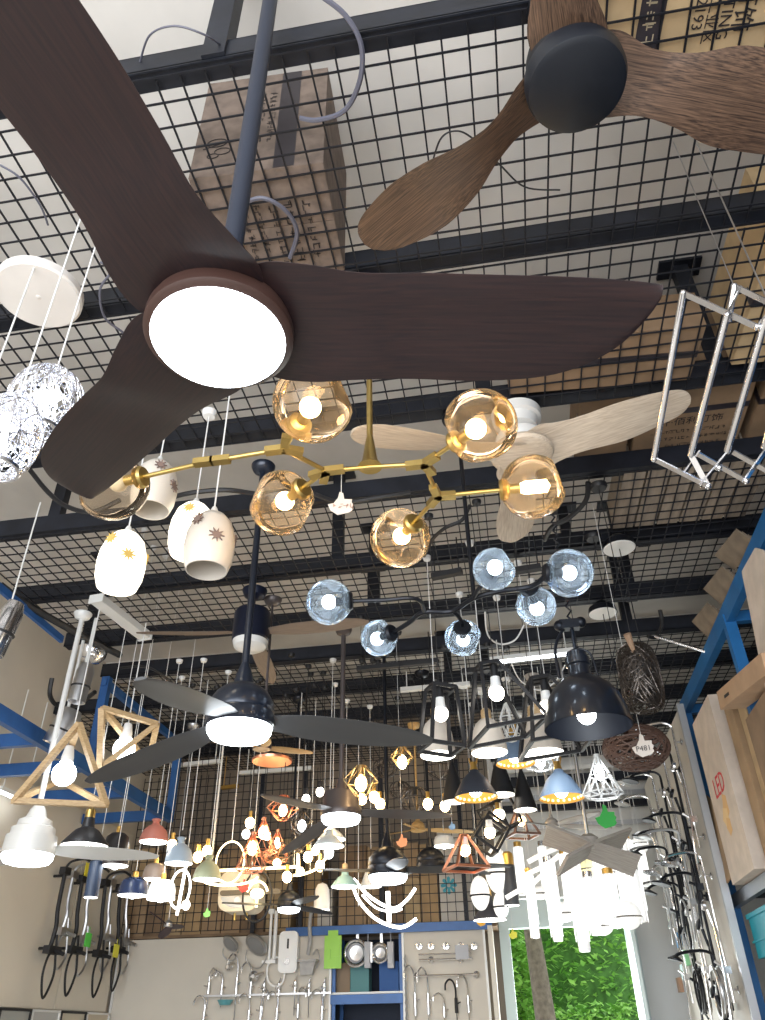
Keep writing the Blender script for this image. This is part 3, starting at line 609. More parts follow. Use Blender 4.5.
# --- taps on the left grey panel
def gooseneck(label, px, py, s=1.0, m=None, group='taps on the grey panel', hook=1):
    p = BP(px, py)
    t = thing('kitchen_tap', label, 'tap', p, 0, group)
    m = m or chrome
    obj('tap_body', MB().tube([(0, 0, -0.12*s), (0, 0, 0.02*s)], [0.020, 0.017], 10).tube([(0, 0, -0.12*s), (0, 0, -0.30*s)], 0.006, 6), m, t)
    obj('spout', MB().tube(spl([(0, 0, 0.0), (0, 0, 0.10*s), (-0.02*hook, -0.02, 0.17*s), (-0.06*hook, -0.05, 0.19*s), (-0.10*hook, -0.07, 0.15*s), (-0.105*hook, -0.075, 0.09*s)]), 0.010, 8), m, t)
    obj('lever', MB().tube([(0, 0, -0.04*s), (0.05*hook, -0.02, -0.02*s)], 0.006, 6), m, t)
    return t
def basin_tap(label, px, py, s=1.0):
    p = BP(px, py); t = thing('basin_tap', label, 'tap', p, 0, 'taps on the grey panel')
    obj('tap_body', MB().tube([(0, 0, -0.07*s), (0, 0, 0.04*s)], [0.026, 0.02], 10).tube([(0, 0, -0.07), (0, 0, -0.28)], 0.005, 6), chrome, t)
    obj('spout', MB().tube([(0, 0, 0.0), (-0.02, -0.09*s, 0.0)], [0.016, 0.012], 8), chrome, t)
    obj('lever', MB().tube([(0, 0, 0.04*s), (0.03, -0.05, 0.09*s)], [0.013, 0.006], 8), chrome, t)
    return t
rail = solo('tap_rail', MB().box((0, 0, 0), (ony(331, 994, YB).x-ony(205, 995, YB).x, 0.05, 0.02)), brushed, 'thin steel rail on the wide grey panel carrying the taps', 'rail', None, (BP(205, 995).lerp(BP(331, 994), .5)), smooth=False)
for i, (px, py) in enumerate([(209, 984), (222, 986), (237, 980), (251, 984)]):
    gooseneck('upright gooseneck tap on the steel rail, %s from the left' % ['first', 'second', 'third', 'fourth'][i], px, py, [0.8, 0.7, 1.35, 1.1][i], hook=[-1, 1, 1, 1][i])
for i, (px, py) in enumerate([(264, 988), (279, 988), (295, 986), (309, 988), (324, 988)]):
    basin_tap('small chrome basin tap on the steel rail, %s' % ['left of the white hose', 'under the white hose', 'under the small heater', 'under the shower bar', 'at the right end'][i], px, py, 1.1)
for i, (px, py) in enumerate([(204, 1014), (249, 1012), (261, 1008), (277, 1010), (298, 1006), (322, 1008)]):
    gooseneck('chrome tap hanging under the steel rail, %s' % ['far left', 'second', 'third with teal tag', 'fourth', 'fifth', 'far right'][i], px, py, 0.9, hook=[1, 1, -1, 1, -1, 1][i])
solo('drain_basket', MB().lathe([(0, -0.02), (0.06, -0.02), (0.09, 0.03), (0.085, 0.03), (0.055, -0.012), (0, -0.012)], 20), mat('teal_plastic', (0.10, 0.32, 0.36), 0.4), 'small teal cup hanging under the steel rail', 'cup', None, BP(225, 1003, 0.12))
def shower_head(label, px, py, s):
    p = BP(px, py, 0.14); t = thing('rain_shower', label, 'shower head', p, 0, 'shower heads on the grey panel')
    M = Matrix.Rotation(-0.75, 3, 'X') @ Matrix.Rotation(0.35, 3, 'Y')
    obj('head_disc', MB().lathe([(0, 0.05*s), (0.05*s, 0.04*s), (0.125*s, 0.0), (0.125*s, -0.02*s), (0.10*s, -0.026*s)], 28, (0, 0, 0), M), brushed, t)
    obj('spray_face', MB().lathe([(0.10*s, -0.027*s), (0.06*s, -0.034*s), (0, -0.03*s)], 24, (0, 0, 0), M), mat('grey_rubber', (0.25, 0.25, 0.25), 0.5), t)
    obj('hose', MB().tube(spl([(-0.1*s, 0, -0.05), (-0.11*s, 0.02, -0.13*s), (-0.04*s, 0.03, -0.2*s), (0.05*s, 0.03, -0.2*s), (0.12*s, 0, -0.10*s)]), 0.007, 6), brushed, t)
    obj('outlet', MB().lathe([(0, 0.06), (0.02, 0.06), (0.05*s, 0.03), (0.055*s, 0), (0, 0)], 18, (-0.02*s, 0.06, -0.28*s), Matrix.Rotation(PI/2, 3, 'X')).tube([(0.0, 0.0, -0.27*s), (0.1*s, -0.02, -0.25*s)], 0.014, 8), chrome, t)
shower_head('left round chrome shower head on the wide grey panel', 231, 943, 0.85)
shower_head('right larger round shower head with dark face on the grey panel', 257, 944, 1.15)
# small electric heater
p = BP(289, 952, 0.07)
t = thing('instant_water_heater', 'small white wall heater with dial and white hose on the grey panel', 'water heater', p)
def rr(w, h, r, n=5):
    o = []
    for cx_, cy_, a0 in ((w/2-r, h/2-r, 0), (-w/2+r, h/2-r, PI/2), (-w/2+r, -h/2+r, PI), (w/2-r, -h/2+r, 1.5*PI)):
        for k in range(n+1): a = a0+k*PI/2/n; o.append((cx_+r*math.cos(a), cy_+r*math.sin(a)))
    return o
FM = Matrix(((1, 0, 0), (0, 0, -1), (0, 1, 0)))
obj('heater_case', MB().prism(rr(0.22, 0.42, 0.05), -0.05, 0.05, FM).prism(rr(0.19, 0.39, 0.04), 0.05, 0.06, FM), white_plastic, t)
obj('display_window', MB().box((0, -0.062, 0.08), (0.022, 0.004, 0.10)), matte_black, t)
obj('dial', MB().lathe([(0, 0.085), (0.03, 0.085), (0.035, 0.06)], 20, (0, 0, -0.10), FM), chrome, t)
obj('hose', MB().tube(spl([(-0.04, 0, -0.2), (-0.06, 0, -0.30), (-0.14, 0, -0.34), (-0.23, 0, -0.28), (-0.25, 0, -0.15), (-0.20, 0, -0.06), (-0.12, 0, -0.05)]), 0.011, 8), white_plastic, t)
t = thing('shower_bar', 'white shower bar with bracket left of the small heater', 'shower bar', BP(270, 940, 0.09))
obj('bar', MB().tube([(0, 0, -0.25), (0, 0, 0.32)], 0.016, 10), white_plastic, t); obj('bar', MB().tube([(0.06, 0, -0.2), (0.06, 0, 0.30)], 0.022, 10), white_plastic, t)
obj('bracket', MB().box((0, 0.02, 0.30), (0.07, 0.06, 0.05)).box((0.0, 0.02, -0.22), (0.16, 0.07, 0.03)), white_plastic, t)
t = thing('shower_mixer', 'grey wrapped shower column with shelf right of the small heater', 'shower set', BP(309, 945, 0.09))
obj('column', MB().tube(spl([(0.02, 0, 0.4), (0, 0, 0.2), (0.01, 0, 0.05), (-0.01, 0, -0.1)]), 0.022, 8), mat('wrap_grey', (0.42, 0.41, 0.40), 0.6, 0, 0.2, 20), t)
obj('shelf', MB().box((0, -0.03, -0.16), (0.22, 0.12, 0.025)).prism([(-0.08, -0.30), (0.06, -0.30), (0.09, -0.17), (-0.09, -0.17)], 0, 0.05, FM), MATS['wrap_grey'], t, smooth=False)
obj('hose', MB().tube(spl([(0.05, 0, -0.1), (0.10, 0, -0.05), (0.13, 0, -0.15), (0.09, 0, -0.24)]), 0.008, 6), brushed, t)
pk = solo('blister_pack', MB().box((0, 0, 0), (0.20, 0.03, 0.33)).box((0, 0, 0.19), (0.12, 0.02, 0.06)).box((0.045, -0.017, 0.02), (0.08, 0.01, 0.14)).box((-0.05, -0.017, -0.02), (0.05, 0.01, 0.10)), mat('lime_card', (0.30, 0.62, 0.06), 0.4), 'lime green hanging blister pack beside the blue shelf', 'package', None, BP(333, 952, 0.06), smooth=False)
# chrome lamps hanging in the shelf
for i, (px, py, r) in enumerate([(356, 953, 0.13), (380, 953, 0.09)]):
    t = thing('chrome_spotlight', ['large round chrome spotlight hanging in the blue shelf', 'smaller chrome spotlight hanging in the blue shelf'][i], 'spotlight', BP(px, py, 0.0), 0, 'spotlights in the shelf')
    obj('lamp_ring', MB().tube([(r*math.cos(a*PI/12), 0, r*math.sin(a*PI/12)) for a in range(24)], 0.022, 8, closed=True), chrome, t)
    obj('lamp_face', MB().lathe([(0, -0.03), (r*0.6, -0.02), (r*0.8, 0.02)], 20, (0, 0, 0), FM), brushed, t)
    obj('bracket', MB().box((0.02, 0, r+0.05), (0.03, 0.03, 0.14)).box((r+0.04, 0, 0), (0.05, 0.06, 0.20)), brushed, t, smooth=False)
    solo('chrome_box_light', MB().box((0, 0, 0), (0.07, 0.08, 0.26)).box((0, -0.05, -0.04), (0.05, 0.02, 0.1)).tube([(0, 0, 0.13), (0, 0, 0.22)], 0.008), mat('satin_steel', (0.33, 0.33, 0.34), 0.55, 0.6), ['chrome box light between the two spotlights in the shelf', 'chrome box light right of the spotlights in the shelf'][i], 'spotlight', 'spotlights in the shelf', BP([368, 391][i], 955, 0.0), smooth=False)
for i, (px, py, col) in enumerate([(343, 968, (0.25, 0.18, 0.12)), (361, 968, (0.10, 0.25, 0.26)), (390, 972, (0.03, 0.10, 0.30))]):
    carton_box(['brown carton on the blue shelf, left', 'teal carton on the blue shelf, middle', 'blue carton on the blue shelf, right'][i], V(BP(px, py, -0.25).x, YB+0.25, zs+0.042), (0.22, 0.2, 0.3), 0, mat('shelfbox_%d' % i, col, 0.7), 'cartons on the blue shelf', tape=False, flaps=False)
# right grey panel
for i, px in enumerate((419, 431, 446, 461, 474)):
    t = thing('robe_hook', 'chrome robe hook in the top row, %s' % ['first from the shelf', 'second from the shelf', 'middle one', 'fourth above the square tag', 'nearest the doorway'][i], 'hook', BP(px, 946, 0.02), 0, 'robe hooks')
    obj('hook_plate', MB().lathe([(0, 0.02), (0.035, 0.015), (0.04, 0)], 16, (0, 0, 0), FM), chrome, t)
    obj('hook_peg', MB().tube(spl([(0, -0.01, 0), (0, -0.05, -0.02), (0, -0.07, 0.02)]), 0.008, 6).tube([(-0.05, -0.03, 0.0), (0.05, -0.03, 0.0)], 0.005, 6), chrome, t)
def rail_(label, x0, x1, y, double=False):
    a = BP(x0, y, 0.08); b = BP(x1, y, 0.08); b.z = a.z
    t = thing('towel_rail', label, 'towel rail', a, 0, 'towel rails'); L = (b-a).length
    obj('rail_bar', MB().tube([(0, 0, 0), (L, 0, 0)], 0.011, 8), chrome, t)
    if double: obj('rail_bar', MB().tube([(0, -0.03, 0.05), (L, -0.03, 0.05)], 0.008, 8), chrome, t)
    for x in (0.02, L-0.02) if not double else (L*0.22, L*0.78):
        obj('rail_mount', MB().lathe([(0.035, 0), (0.035, 0.015), (0.012, 0.03), (0.012, 0.08)], 14, (x, 0.07, 0), FM), chrome, t)
rail_('double chrome towel rail under the robe hooks', 419, 472, 960, True)
rail_('long single chrome rail across the right grey panel', 414, 478, 976)
solo('square_tag', MB().box((0, 0, 0), (0.15, 0.012, 0.14)).box((0.05, -0.01, 0.02), (0.04, 0.01, 0.03)), MATS['satin_steel'], 'square steel plate hanging between hooks and double rail', 'plate', None, BP(462, 952, 0.12), smooth=False)
for i, (px, m) in enumerate([(415, chrome), (428, chrome), (444, chrome), (456, matte_black), (468, chrome)]):
    gooseneck('%s shower arm on the right grey panel, %s' % ('black' if m is matte_black else 'chrome', ['far left', 'second from left', 'short middle one', 'beside the long rail end', 'far right'][i]), px, [996, 996, 1008, 1000, 998][i], [1.5, 1.4, 0.7, 1.0, 1.1][i], m, 'shower arms on the right panel')
t = solo('hanging_chain', MB().tube([(0.008*(-1)**k, 0, -0.035*k) for k in range(22)], 0.012, 6), brushed, 'beaded metal strip hanging at the left edge of the right panel', 'strip', None, BP(405, 955, 0.06))

# ================================================================ DOORWAY AND GARDEN
mint = mat('mint_steel', (0.62, 0.72, 0.72), 0.5)
zd = ony(560, 927, YB+0.6).z
xl, xr = ony(512, 960, YB+0.6).x, ony(630, 960, YB+0.6).x
f = MB(); f.box((xl-0.06, YB+0.62, zd/2), (0.12, 0.14, zd)); f.box((xr+0.06, YB+0.62, zd/2), (0.12, 0.14, zd)); f.box(((xl+xr)/2, YB+0.62, zd+0.15), (xr-xl+0.24, 0.14, 0.30))
d = struct('door_1', f, mint)
obj('door_leaf', MB().box((xr+0.02, YB+0.35, zd/2), (0.04, 0.55, zd-0.1)), mint, d, smooth=False)
struct('trim_50', MB().box(((xl+xr)/2+0.5, 13.0, 0.02), (16, 5, 0.04)), mat('pavement', (0.5, 0.5, 0.47), 0.9))
leafm = mat('leaf_green', (0.46, 0.74, 0.16), 0.5, 0, 0, 1.5, 0, (1, 1, 1), (0.20, 0.48, 0.07))
leafd = mat('leaf_deep', (0.30, 0.56, 0.13), 0.5, 0, 0, 1.5, 0, (1, 1, 1), (0.10, 0.30, 0.05))
for m in (leafm, leafd):
    m.node_tree.nodes['Principled BSDF'].inputs['Subsurface Weight'].default_value = 0.0
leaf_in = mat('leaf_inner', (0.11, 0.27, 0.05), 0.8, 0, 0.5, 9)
bark = mat('bark', (0.24, 0.19, 0.14), 0.9, 0, 0.4, 14, 0.4)
def leaf_cloud(c, r, n, size, seed, flat=1.0):
    R = random.Random(seed); mb = MB()
    for i in range(n):
        d = Vector((R.gauss(0, 1), R.gauss(0, 1), R.gauss(0, 1))).normalized(); q = R.uniform(0.80, 1.06)
        p = Vector(c)+Vector((d.x*r[0], d.y*r[1], d.z*r[2]))*q
        a, b, g = R.uniform(0, 2*PI), R.uniform(-0.7, 0.7), R.uniform(-0.6, 0.6)
        M = Matrix.Rotation(a, 3, 'Z') @ Matrix.Rotation(b, 3, 'X') @ Matrix.Rotation(g, 3, 'Y'); s = size*R.uniform(0.6, 1.3)
        vs = [M @ Vector(v)*s for v in ((0, -0.5, 0), (0.28, -0.05, 0.05), (0, 0.6, 0), (-0.28, -0.05, 0.05))]
        mb.add([v+p for v in vs], [(0, 1, 2), (0, 2, 3)])
    return mb
t = thing('garden_tree', 'slim grey brown tree trunk with leafy crown just outside the doorway', 'tree', (ony(541, 980, 14).x, 14, 0))
obj('trunk', MB().tube(spl([(0.04, 0, 0), (0.02, 0, 1.2), (-0.03, 0, 2.4), (-0.10, 0, 3.6)]), [0.20-0.005*i for i in range(19)], 14), bark, t)
obj('crown', leaf_cloud((0.1, 0.1, 4.2), (1.9, 1.5, 1.1), 1500, 0.22, 3), leafm, t)
bs = [(-0.9, 15.5, 'bushy green shrub left of the tree trunk', leafm, 1.0, 2.6), (1.0, 17.5, 'tall light green tree in the middle of the doorway', leafm, 1.7, 3.1), (2.6, 18.5, 'tall deep green tree at the right of the doorway', leafd, 1.9, 3.2), (-1.0, 18.5, 'tall deep green tree behind the trunk', leafd, 1.8, 3.6), (5.0, 19.5, 'deep green tree farthest right beyond the doorway', leafd, 2.0, 3.4), (1.0, 21.5, 'deep green tree far behind the hedge', leafd, 2.6, 4.4), (4.2, 22, 'deep green tree far behind at the right', leafd, 2.6, 4.4), (-2.4, 21, 'deep green tree far behind at the left', leafd, 2.4, 4.2)]
for i, (x, y, lab, m, r, zc) in enumerate(bs):
    t = thing('garden_tree', lab, 'tree', (x, y, 0), 0, 'trees beyond the doorway')
    obj('trunk', MB().tube([(0, 0, 0), (0.05, 0, zc*0.5), (0, 0, zc)], [0.12, 0.10, 0.06], 10), bark, t)
    obj('crown', leaf_cloud((0, 0, zc-0.4), (r, r*0.8, r*1.25), 7000, 0.14, 20+i), m, t)
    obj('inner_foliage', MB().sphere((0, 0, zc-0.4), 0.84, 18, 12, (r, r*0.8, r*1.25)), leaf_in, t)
hd = leaf_cloud((0, 0, 0.95), (2.4, 0.55, 0.95), 5200, 0.13, 99)
hh = solo('hedge', hd, leafm, 'low clipped bright green hedge across the doorway view', 'hedge', None, (1.5, 15.2, 0))
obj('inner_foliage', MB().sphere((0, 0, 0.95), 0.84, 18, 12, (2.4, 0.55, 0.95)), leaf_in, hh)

# ================================================================ LEFT SIDE: boards and blue frame
Yl0 = onx(0, 1000, -4.88).y
zt_l = 3.72; zb_l = 1.80
ys = [6.2, onx(55, 1000, -4.88).y, 9.93]
for i in range(2):
    solo('wall_board', MB().box((0, 0, 0), (0.03, ys[i+1]-ys[i]-0.02, zt_l-zb_l)), mat('board_cream', (0.72, 0.66, 0.56), 0.6, 0, 0.04, 2), ['cream wall board at the left edge', 'cream wall board with black shower sets at the back left corner'][i], 'wall board', 'cream wall boards', (-4.885, (ys[i]+ys[i+1])/2, (zt_l+zb_l)/2), smooth=False)
for i in range(4):
    y0 = 7.7+i*0.56
    t = thing('sample_panel', 'low framed %s sample panel, %s along the left wall' % (['grey', 'silver', 'beige', 'tan'][i], ['nearest', 'second', 'third', 'farthest'][i]), 'sample panel', (-4.84, y0+0.28, 0.9), 0, 'sample panels along the left wall')
    obj('panel_sheet', MB().box((0, 0, 0.44), (0.03, 0.50, 0.86)), mat('sample_%d' % i, [(0.35, 0.36, 0.34), (0.45, 0.45, 0.44), (0.52, 0.48, 0.38), (0.50, 0.44, 0.34)][i], 0.3, 0.2), t, smooth=False)
    obj('panel_frame', MB().box((0.01, -0.26, 0.44), (0.04, 0.02, 0.88)).box((0.01, 0.26, 0.44), (0.04, 0.02, 0.88)).box((0.01, 0, 0.88), (0.04, 0.54, 0.02)), white_metal if i % 2 else matte_black, t, smooth=False)
# black and white shower sets on the left wall
def wall_set(label, px0, py0, px1, py1, m, X=-4.74, group='shower sets on the left wall', loop=0.17):
    a = onx(px0, py0, X); b = onx(px1, py1, X); t = thing('shower_set', label, 'shower set', b, 0, group)
    d = a-b; d.x = 0
    obj('riser_pipe', MB().tube(spl([(0, 0, 0), (0.02, d.y*0.3, d.z*0.25), (0.0, d.y*0.5, d.z*0.5), (0, d.y, d.z)]), 0.022, 8), m, t)
    obj('shower_arm', MB().tube(spl([(0, d.y, d.z), (0.05, d.y, d.z+0.06), (0.2, d.y, d.z+0.08), (0.3, d.y, d.z+0.03)]), 0.013, 8), m, t)
    obj('diverter', MB().box((0.0, d.y, d.z-0.03), (0.07, 0.12, 0.07)), m, t)
    obj('mixer_tap', MB().box((0.03, 0, -0.02), (0.07, 0.24, 0.07)).tube([(0.05, 0.0, -0.02), (0.16, 0, -0.06)], 0.018, 8), m, t)
    obj('hose', MB().tube(spl([(0.03, 0, -0.03), (0.05, -0.10, -0.10), (0.06, -0.14, -0.26), (0.06, -0.05, -0.26-loop), (0.05, 0.08, -0.24), (0.04, 0.06, -0.05), (0.03, 0.03, 0.12)]), 0.012, 8), m, t)
    for q in (0.9, 0): obj('wall_mount', MB().tube([(-0.12, d.y*q, d.z*q), (0, d.y*q, d.z*q)], 0.015, 6), m, t)
blk = [(66, 868, 50, 948, 'first from the left'), (83, 876, 72, 948, 'second from the left'), (106, 880, 98, 952, 'third beside the green tag'), (121, 885, 116, 948, 'nearest the corner')]
for a in blk: wall_set('matte black shower set on the cream board, '+a[4], *a[:4], matte_black)
wht = [(74, 872, 62, 930, 'between the first two black ones'), (92, 872, 82, 938, 'left of the green tag'), (112, 880, 105, 936, 'right of the green tag'), (128, 890, 124, 940, 'at the board corner')]
for a in wht: wall_set('thin white shower set on the cream board, '+a[4], *a[:4], brushed, X=-4.78, loop=0.10)
for i, (px, py, col, nm_) in enumerate([(88, 940, (0.10, 0.65, 0.08), 'bright green price tag on the cream board'), (88, 870, (0.80, 0.70, 0.05), 'yellow tag high between black shower sets'), (116, 951, (0.75, 0.70, 0.05), 'yellow tag low near the board corner')]):
    solo('price_tag', MB().box((0, 0, 0), (0.006, 0.13, 0.13)).tube([(0, 0, 0.06), (0, 0, 0.12)], 0.003, 5), mat('tag_%d' % i, col, 0.5), nm_, 'price tag', 'tags on the cream board', onx(px, py, -4.60), smooth=False)
# blue frame
t = thing('steel_frame', 'blue steel box frame hung under the mesh at upper left', 'steel frame', (-3.8, 6.6, 0))
zl, zh = 3.60, 4.42
obj('long_beam', MB().bar((0, -4.5, zl), (0, 2.0, zl), 0.06, 0.12), blue_paint, t, smooth=False)
obj('long_beam', MB().bar((0, 0.0, zh), (0, 2.0, zh), 0.05, 0.07), blue_paint, t, smooth=False)
obj('long_beam', MB().bar((0.1, -2.2, 4.40), (0.1, -1.0, 4.40), 0.03, 0.06), blue_paint, t, smooth=False)
for y in (0.05, 1.95): obj('post', MB().bar((0, y, zl+0.05), (0, y, ZM-0.02), 0.08, 0.07, (0, 1, 0)), blue_paint, t, smooth=False)
for y, z in ((0.03, zl+0.02), (1.97, zl+0.02), (-0.75, 3.62), (0.9, zl)): obj('cross_beam', MB().bar((-1.05, y, z), (0.0, y, z), 0.06, 0.11), blue_paint, t, smooth=False)
solo('drop_bracket', MB().box((0, 0, -0.30), (0.05, 0.05, 0.60)).box((0.0, 0, -0.01), (0.12, 0.12, 0.02)), navy_steel, 'dark bracket dropping from the mesh left of the blue frame', 'bracket', None, (-3.72, 4.3, ZM-0.01), smooth=False)
# ================================================================ BIG CHANDELIERS
amber_glass = glass('amber_glass', (0.97, 0.91, 0.83), 0.5, 0.02, (1.0, 0.94, 0.86), (1.0, 0.86, 0.70), 0.055)
smoke_glass = glass('smoke_glass', (0.80, 0.87, 0.95), 0.5, 0.02, (0.9, 0.95, 1.0), (0.75, 0.88, 1.0), 0.10)
def dimpled(r, seed, n=36, m=24):
    # blown globe with a few pushed-in dimples
    R = random.Random(seed); D = [Vector((R.gauss(0, 1), R.gauss(0, 1), R.gauss(0, 1))).normalized() for _ in range(5)]
    mb = MB(); prof = []; vs = []; fs = []
    for i in range(m+1):
        th = PI*i/m
        for k in range(n):
            a = 2*PI*k/n; v = Vector((math.sin(th)*math.cos(a), math.sin(th)*math.sin(a), math.cos(th))); q = 1.0
            for d in D:
                c = v.dot(d)
                if c > 0.80: q = min(q, 0.83/c+0.015)
            vs.append(v*r*min(1, q))
    for i in range(m):
        for k in range(n):
            l = (k+1) % n; fs.append((i*n+k, (i+1)*n+k, (i+1)*n+l, i*n+l))
    return mb.add(vs, fs)
def branch_light(root, joint, gc, r, metal, glass_m, bulb_m, seed, bulb_r=0.036, long_=False):
    # arm from joint, cap, socket, bulb, globe; all positions local to root
    j = Vector(joint); g = Vector(gc); d = (g-j).normalized(); Mz = d.to_track_quat('Z', 'Y').to_matrix()
    e = g-d*r*0.93
    obj('arm', MB().tube([j, e], 0.010, 10), metal, root)
    cap = obj('globe_cap', MB().lathe([(0, -0.012), (0.040, -0.012), (0.048, 0.0), (0.045, 0.02), (0.03, 0.03), (0, 0.03)], 24, e, Mz), metal, root)
    sk = obj('socket', MB().tube([e, e+d*0.075], 0.022, 14), metal, root)
    b = obj('bulb', (MB().lathe([(0.02, 0.0), (0.028, 0.02), (0.028, 0.11), (0.0, 0.125)], 16, e+d*0.075, Mz) if long_ else MB().sphere(e+d*(0.075+bulb_r*0.9), bulb_r, 16, 10)), bulb_m, sk)
    gl = obj('glass_globe', dimpled(r, seed), glass_m, root, g)
    gl.rotation_euler = (seed, seed*2, 0)
ZB = 3.40
c0 = onz(370, 467, ZB)
t = thing('bubble_chandelier', 'large brass branching chandelier with six amber glass globes', 'chandelier', c0)
L = lambda x, y, z=ZB: onz(x, y, z)-c0
obj('rod', MB().tube([(0, 0, 0.03), (0, 0, ZT-ZB-0.03)], 0.013, 12).lathe([(0.013, 0.16), (0.02, 0.12), (0.032, 0.03), (0.05, 0.0), (0, 0.0)], 16), brass, t)
obj('canopy', canopy_mb(ZT-ZB, 0.09, 0.05), brass, t)
nodes = {'a': L(326, 471), 'b': L(284, 449), 'n': L(212, 461), 'c': L(424, 464), 'd': L(438, 496)}
for p, q in (((0, 0, 0), nodes['a']), (nodes['a'], nodes['b']), (nodes['b'], nodes['n']), ((0, 0, 0), nodes['c']), (nodes['c'], nodes['d'])):
    obj('branch_tube', MB().tube([p, q], 0.010, 10), brass, t)
for k, p in nodes.items():
    nb = MB(); dirs = {'a': [(-1, .3, 0), (1, 0, 0), (-.4, 1, 0)], 'b': [(-1, 0, 0), (1, .5, 0), (.4, -1, .1)], 'n': [(-1, 0, 0), (1, 0, 0)], 'c': [(-1, 0, 0), (.4, 1, 0), (.8, -.6, 0)], 'd': [(-.2, -1, 0), (1, .1, 0), (-.6, .9, 0)]}[k]
    for dd in dirs: dd = Vector(dd).normalized(); nb.bar(p-dd*0.005, p+dd*0.075, 0.034, 0.026)
    obj('joint', nb, brass, t, smooth=False)
for i, (j, gx, gy, s) in enumerate([('b', 313, 403, 1), ('c', 480, 426, 1), ('d', 533, 487, 0), ('d', 400, 538, 0), ('a', 282, 503, 0), ('n', 112, 484, 1)]):
    branch_light(t, nodes[j], L(gx, gy, ZB+[.0, 0, .0, -.02, -.02, 0][i]), [.147, .142, .138, .138, .140, .152][i], brass, amber_glass, mat('bulb_off', (0.8, 0.7, 0.5), 0.3) if i == 5 else bulb_warm, i+3, 0.040, long_=(i == 2))
def hand_tag(label, p, s, m, txt=None, rz=0.0, cord=0.25, group='hand shaped price tags', tm=None):
    # price tag cut like a thumbs-up hand
    t = thing('price_tag', label, 'price tag', p, rz, group)
    sh = [(-0.5, -0.35), (-0.15, -0.62), (0.40, -0.50), (0.55, -0.35), (0.50, -0.2), (0.58, -0.05), (0.50, 0.08), (0.52, 0.25), (0.15, 0.28), (0.10, 0.62), (-0.08, 0.70), (-0.15, 0.35), (-0.35, 0.05), (-0.62, -0.02)]
    obj('card', MB().prism([(a*s, b*s) for a, b in sh], -0.0015, 0.0015, FM), m, t, smooth=False)
    obj('string', MB().tube([(0, 0, 0.6*s), (0.0, 0, 0.6*s+cord*0.5), (0, 0, 0.6*s+cord)], 0.0016, 5), cable_white, t)
    if txt: text(txt, s*0.42, tm or ink, t, (0.0, -0.003, -0.15*s), (PI/2, 0, -0.0), ext=0.0003)
    return t
tag_card = mat('tag_card', (0.62, 0.56, 0.50), 0.7)
ht = hand_tag('pale hand shaped price tag on the brass chandelier', onz(341, 504, ZB-0.13), 0.085, tag_card, None, 0.15, 0.12)
marks(ht, (0, -0.003, -0.012), (PI/2, 0, 0), 0.07, 0.022, mat('ink_brown', (0.35, 0.2, 0.15), 0.7), 77)

# black branch chandelier with clear globes
ZK = 3.30
c0 = onz(474, 598, ZK)
t = thing('bubble_chandelier', 'black branching chandelier with six pale blue lit glass globes', 'chandelier', c0)
L = lambda x, y, z=ZK: onz(x, y, z)-c0
ctop = onz(463, 534, ZM)-c0
obj('rod', MB().tube([(0, 0, 0), (0, 0, ZT-ZK-0.02)], 0.012, 10), black_metal, t)
obj('canopy', canopy_mb(ZT-ZK, 0.09, 0.04), black_metal, t)
obj('branch', MB().tube(spl([L(548, 573), L(532, 586), L(500, 591), L(474, 598), L(452, 611), L(424, 612), L(410, 622), L(396, 631)]), 0.013, 8), black_metal, t)
obj('branch', MB().tube(spl([L(424, 612), L(421, 602), L(410, 598), L(385, 600), L(352, 601)]), 0.011, 8), black_metal, t)
obj('branch', MB().tube(spl([L(452, 611), L(458, 616), L(462, 622)]), 0.011, 8), black_metal, t)
obj('branch', MB().tube(spl([L(516, 588), L(528, 594), L(533, 598)]), 0.011, 8), black_metal, t)
obj('branch', MB().tube(spl([L(474, 598), L(478, 590), L(487, 580)]), 0.011, 8), black_metal, t)
for i, (jx, jy, gx, gy, s) in enumerate([(352, 601, 329, 602, 1), (396, 631, 379, 638, 1), (462, 622, 463, 638, 1), (487, 580, 494, 569, 1), (533, 598, 536, 606, 1), (548, 573, 569, 573, 1)]):
    branch_light(t, L(jx, jy), L(gx, gy, ZK-0.03*(i in (2, 4))), [.115, .10, .10, .10, .10, .115][i], black_metal, smoke_glass, bulb_cool, 30+i, 0.036)

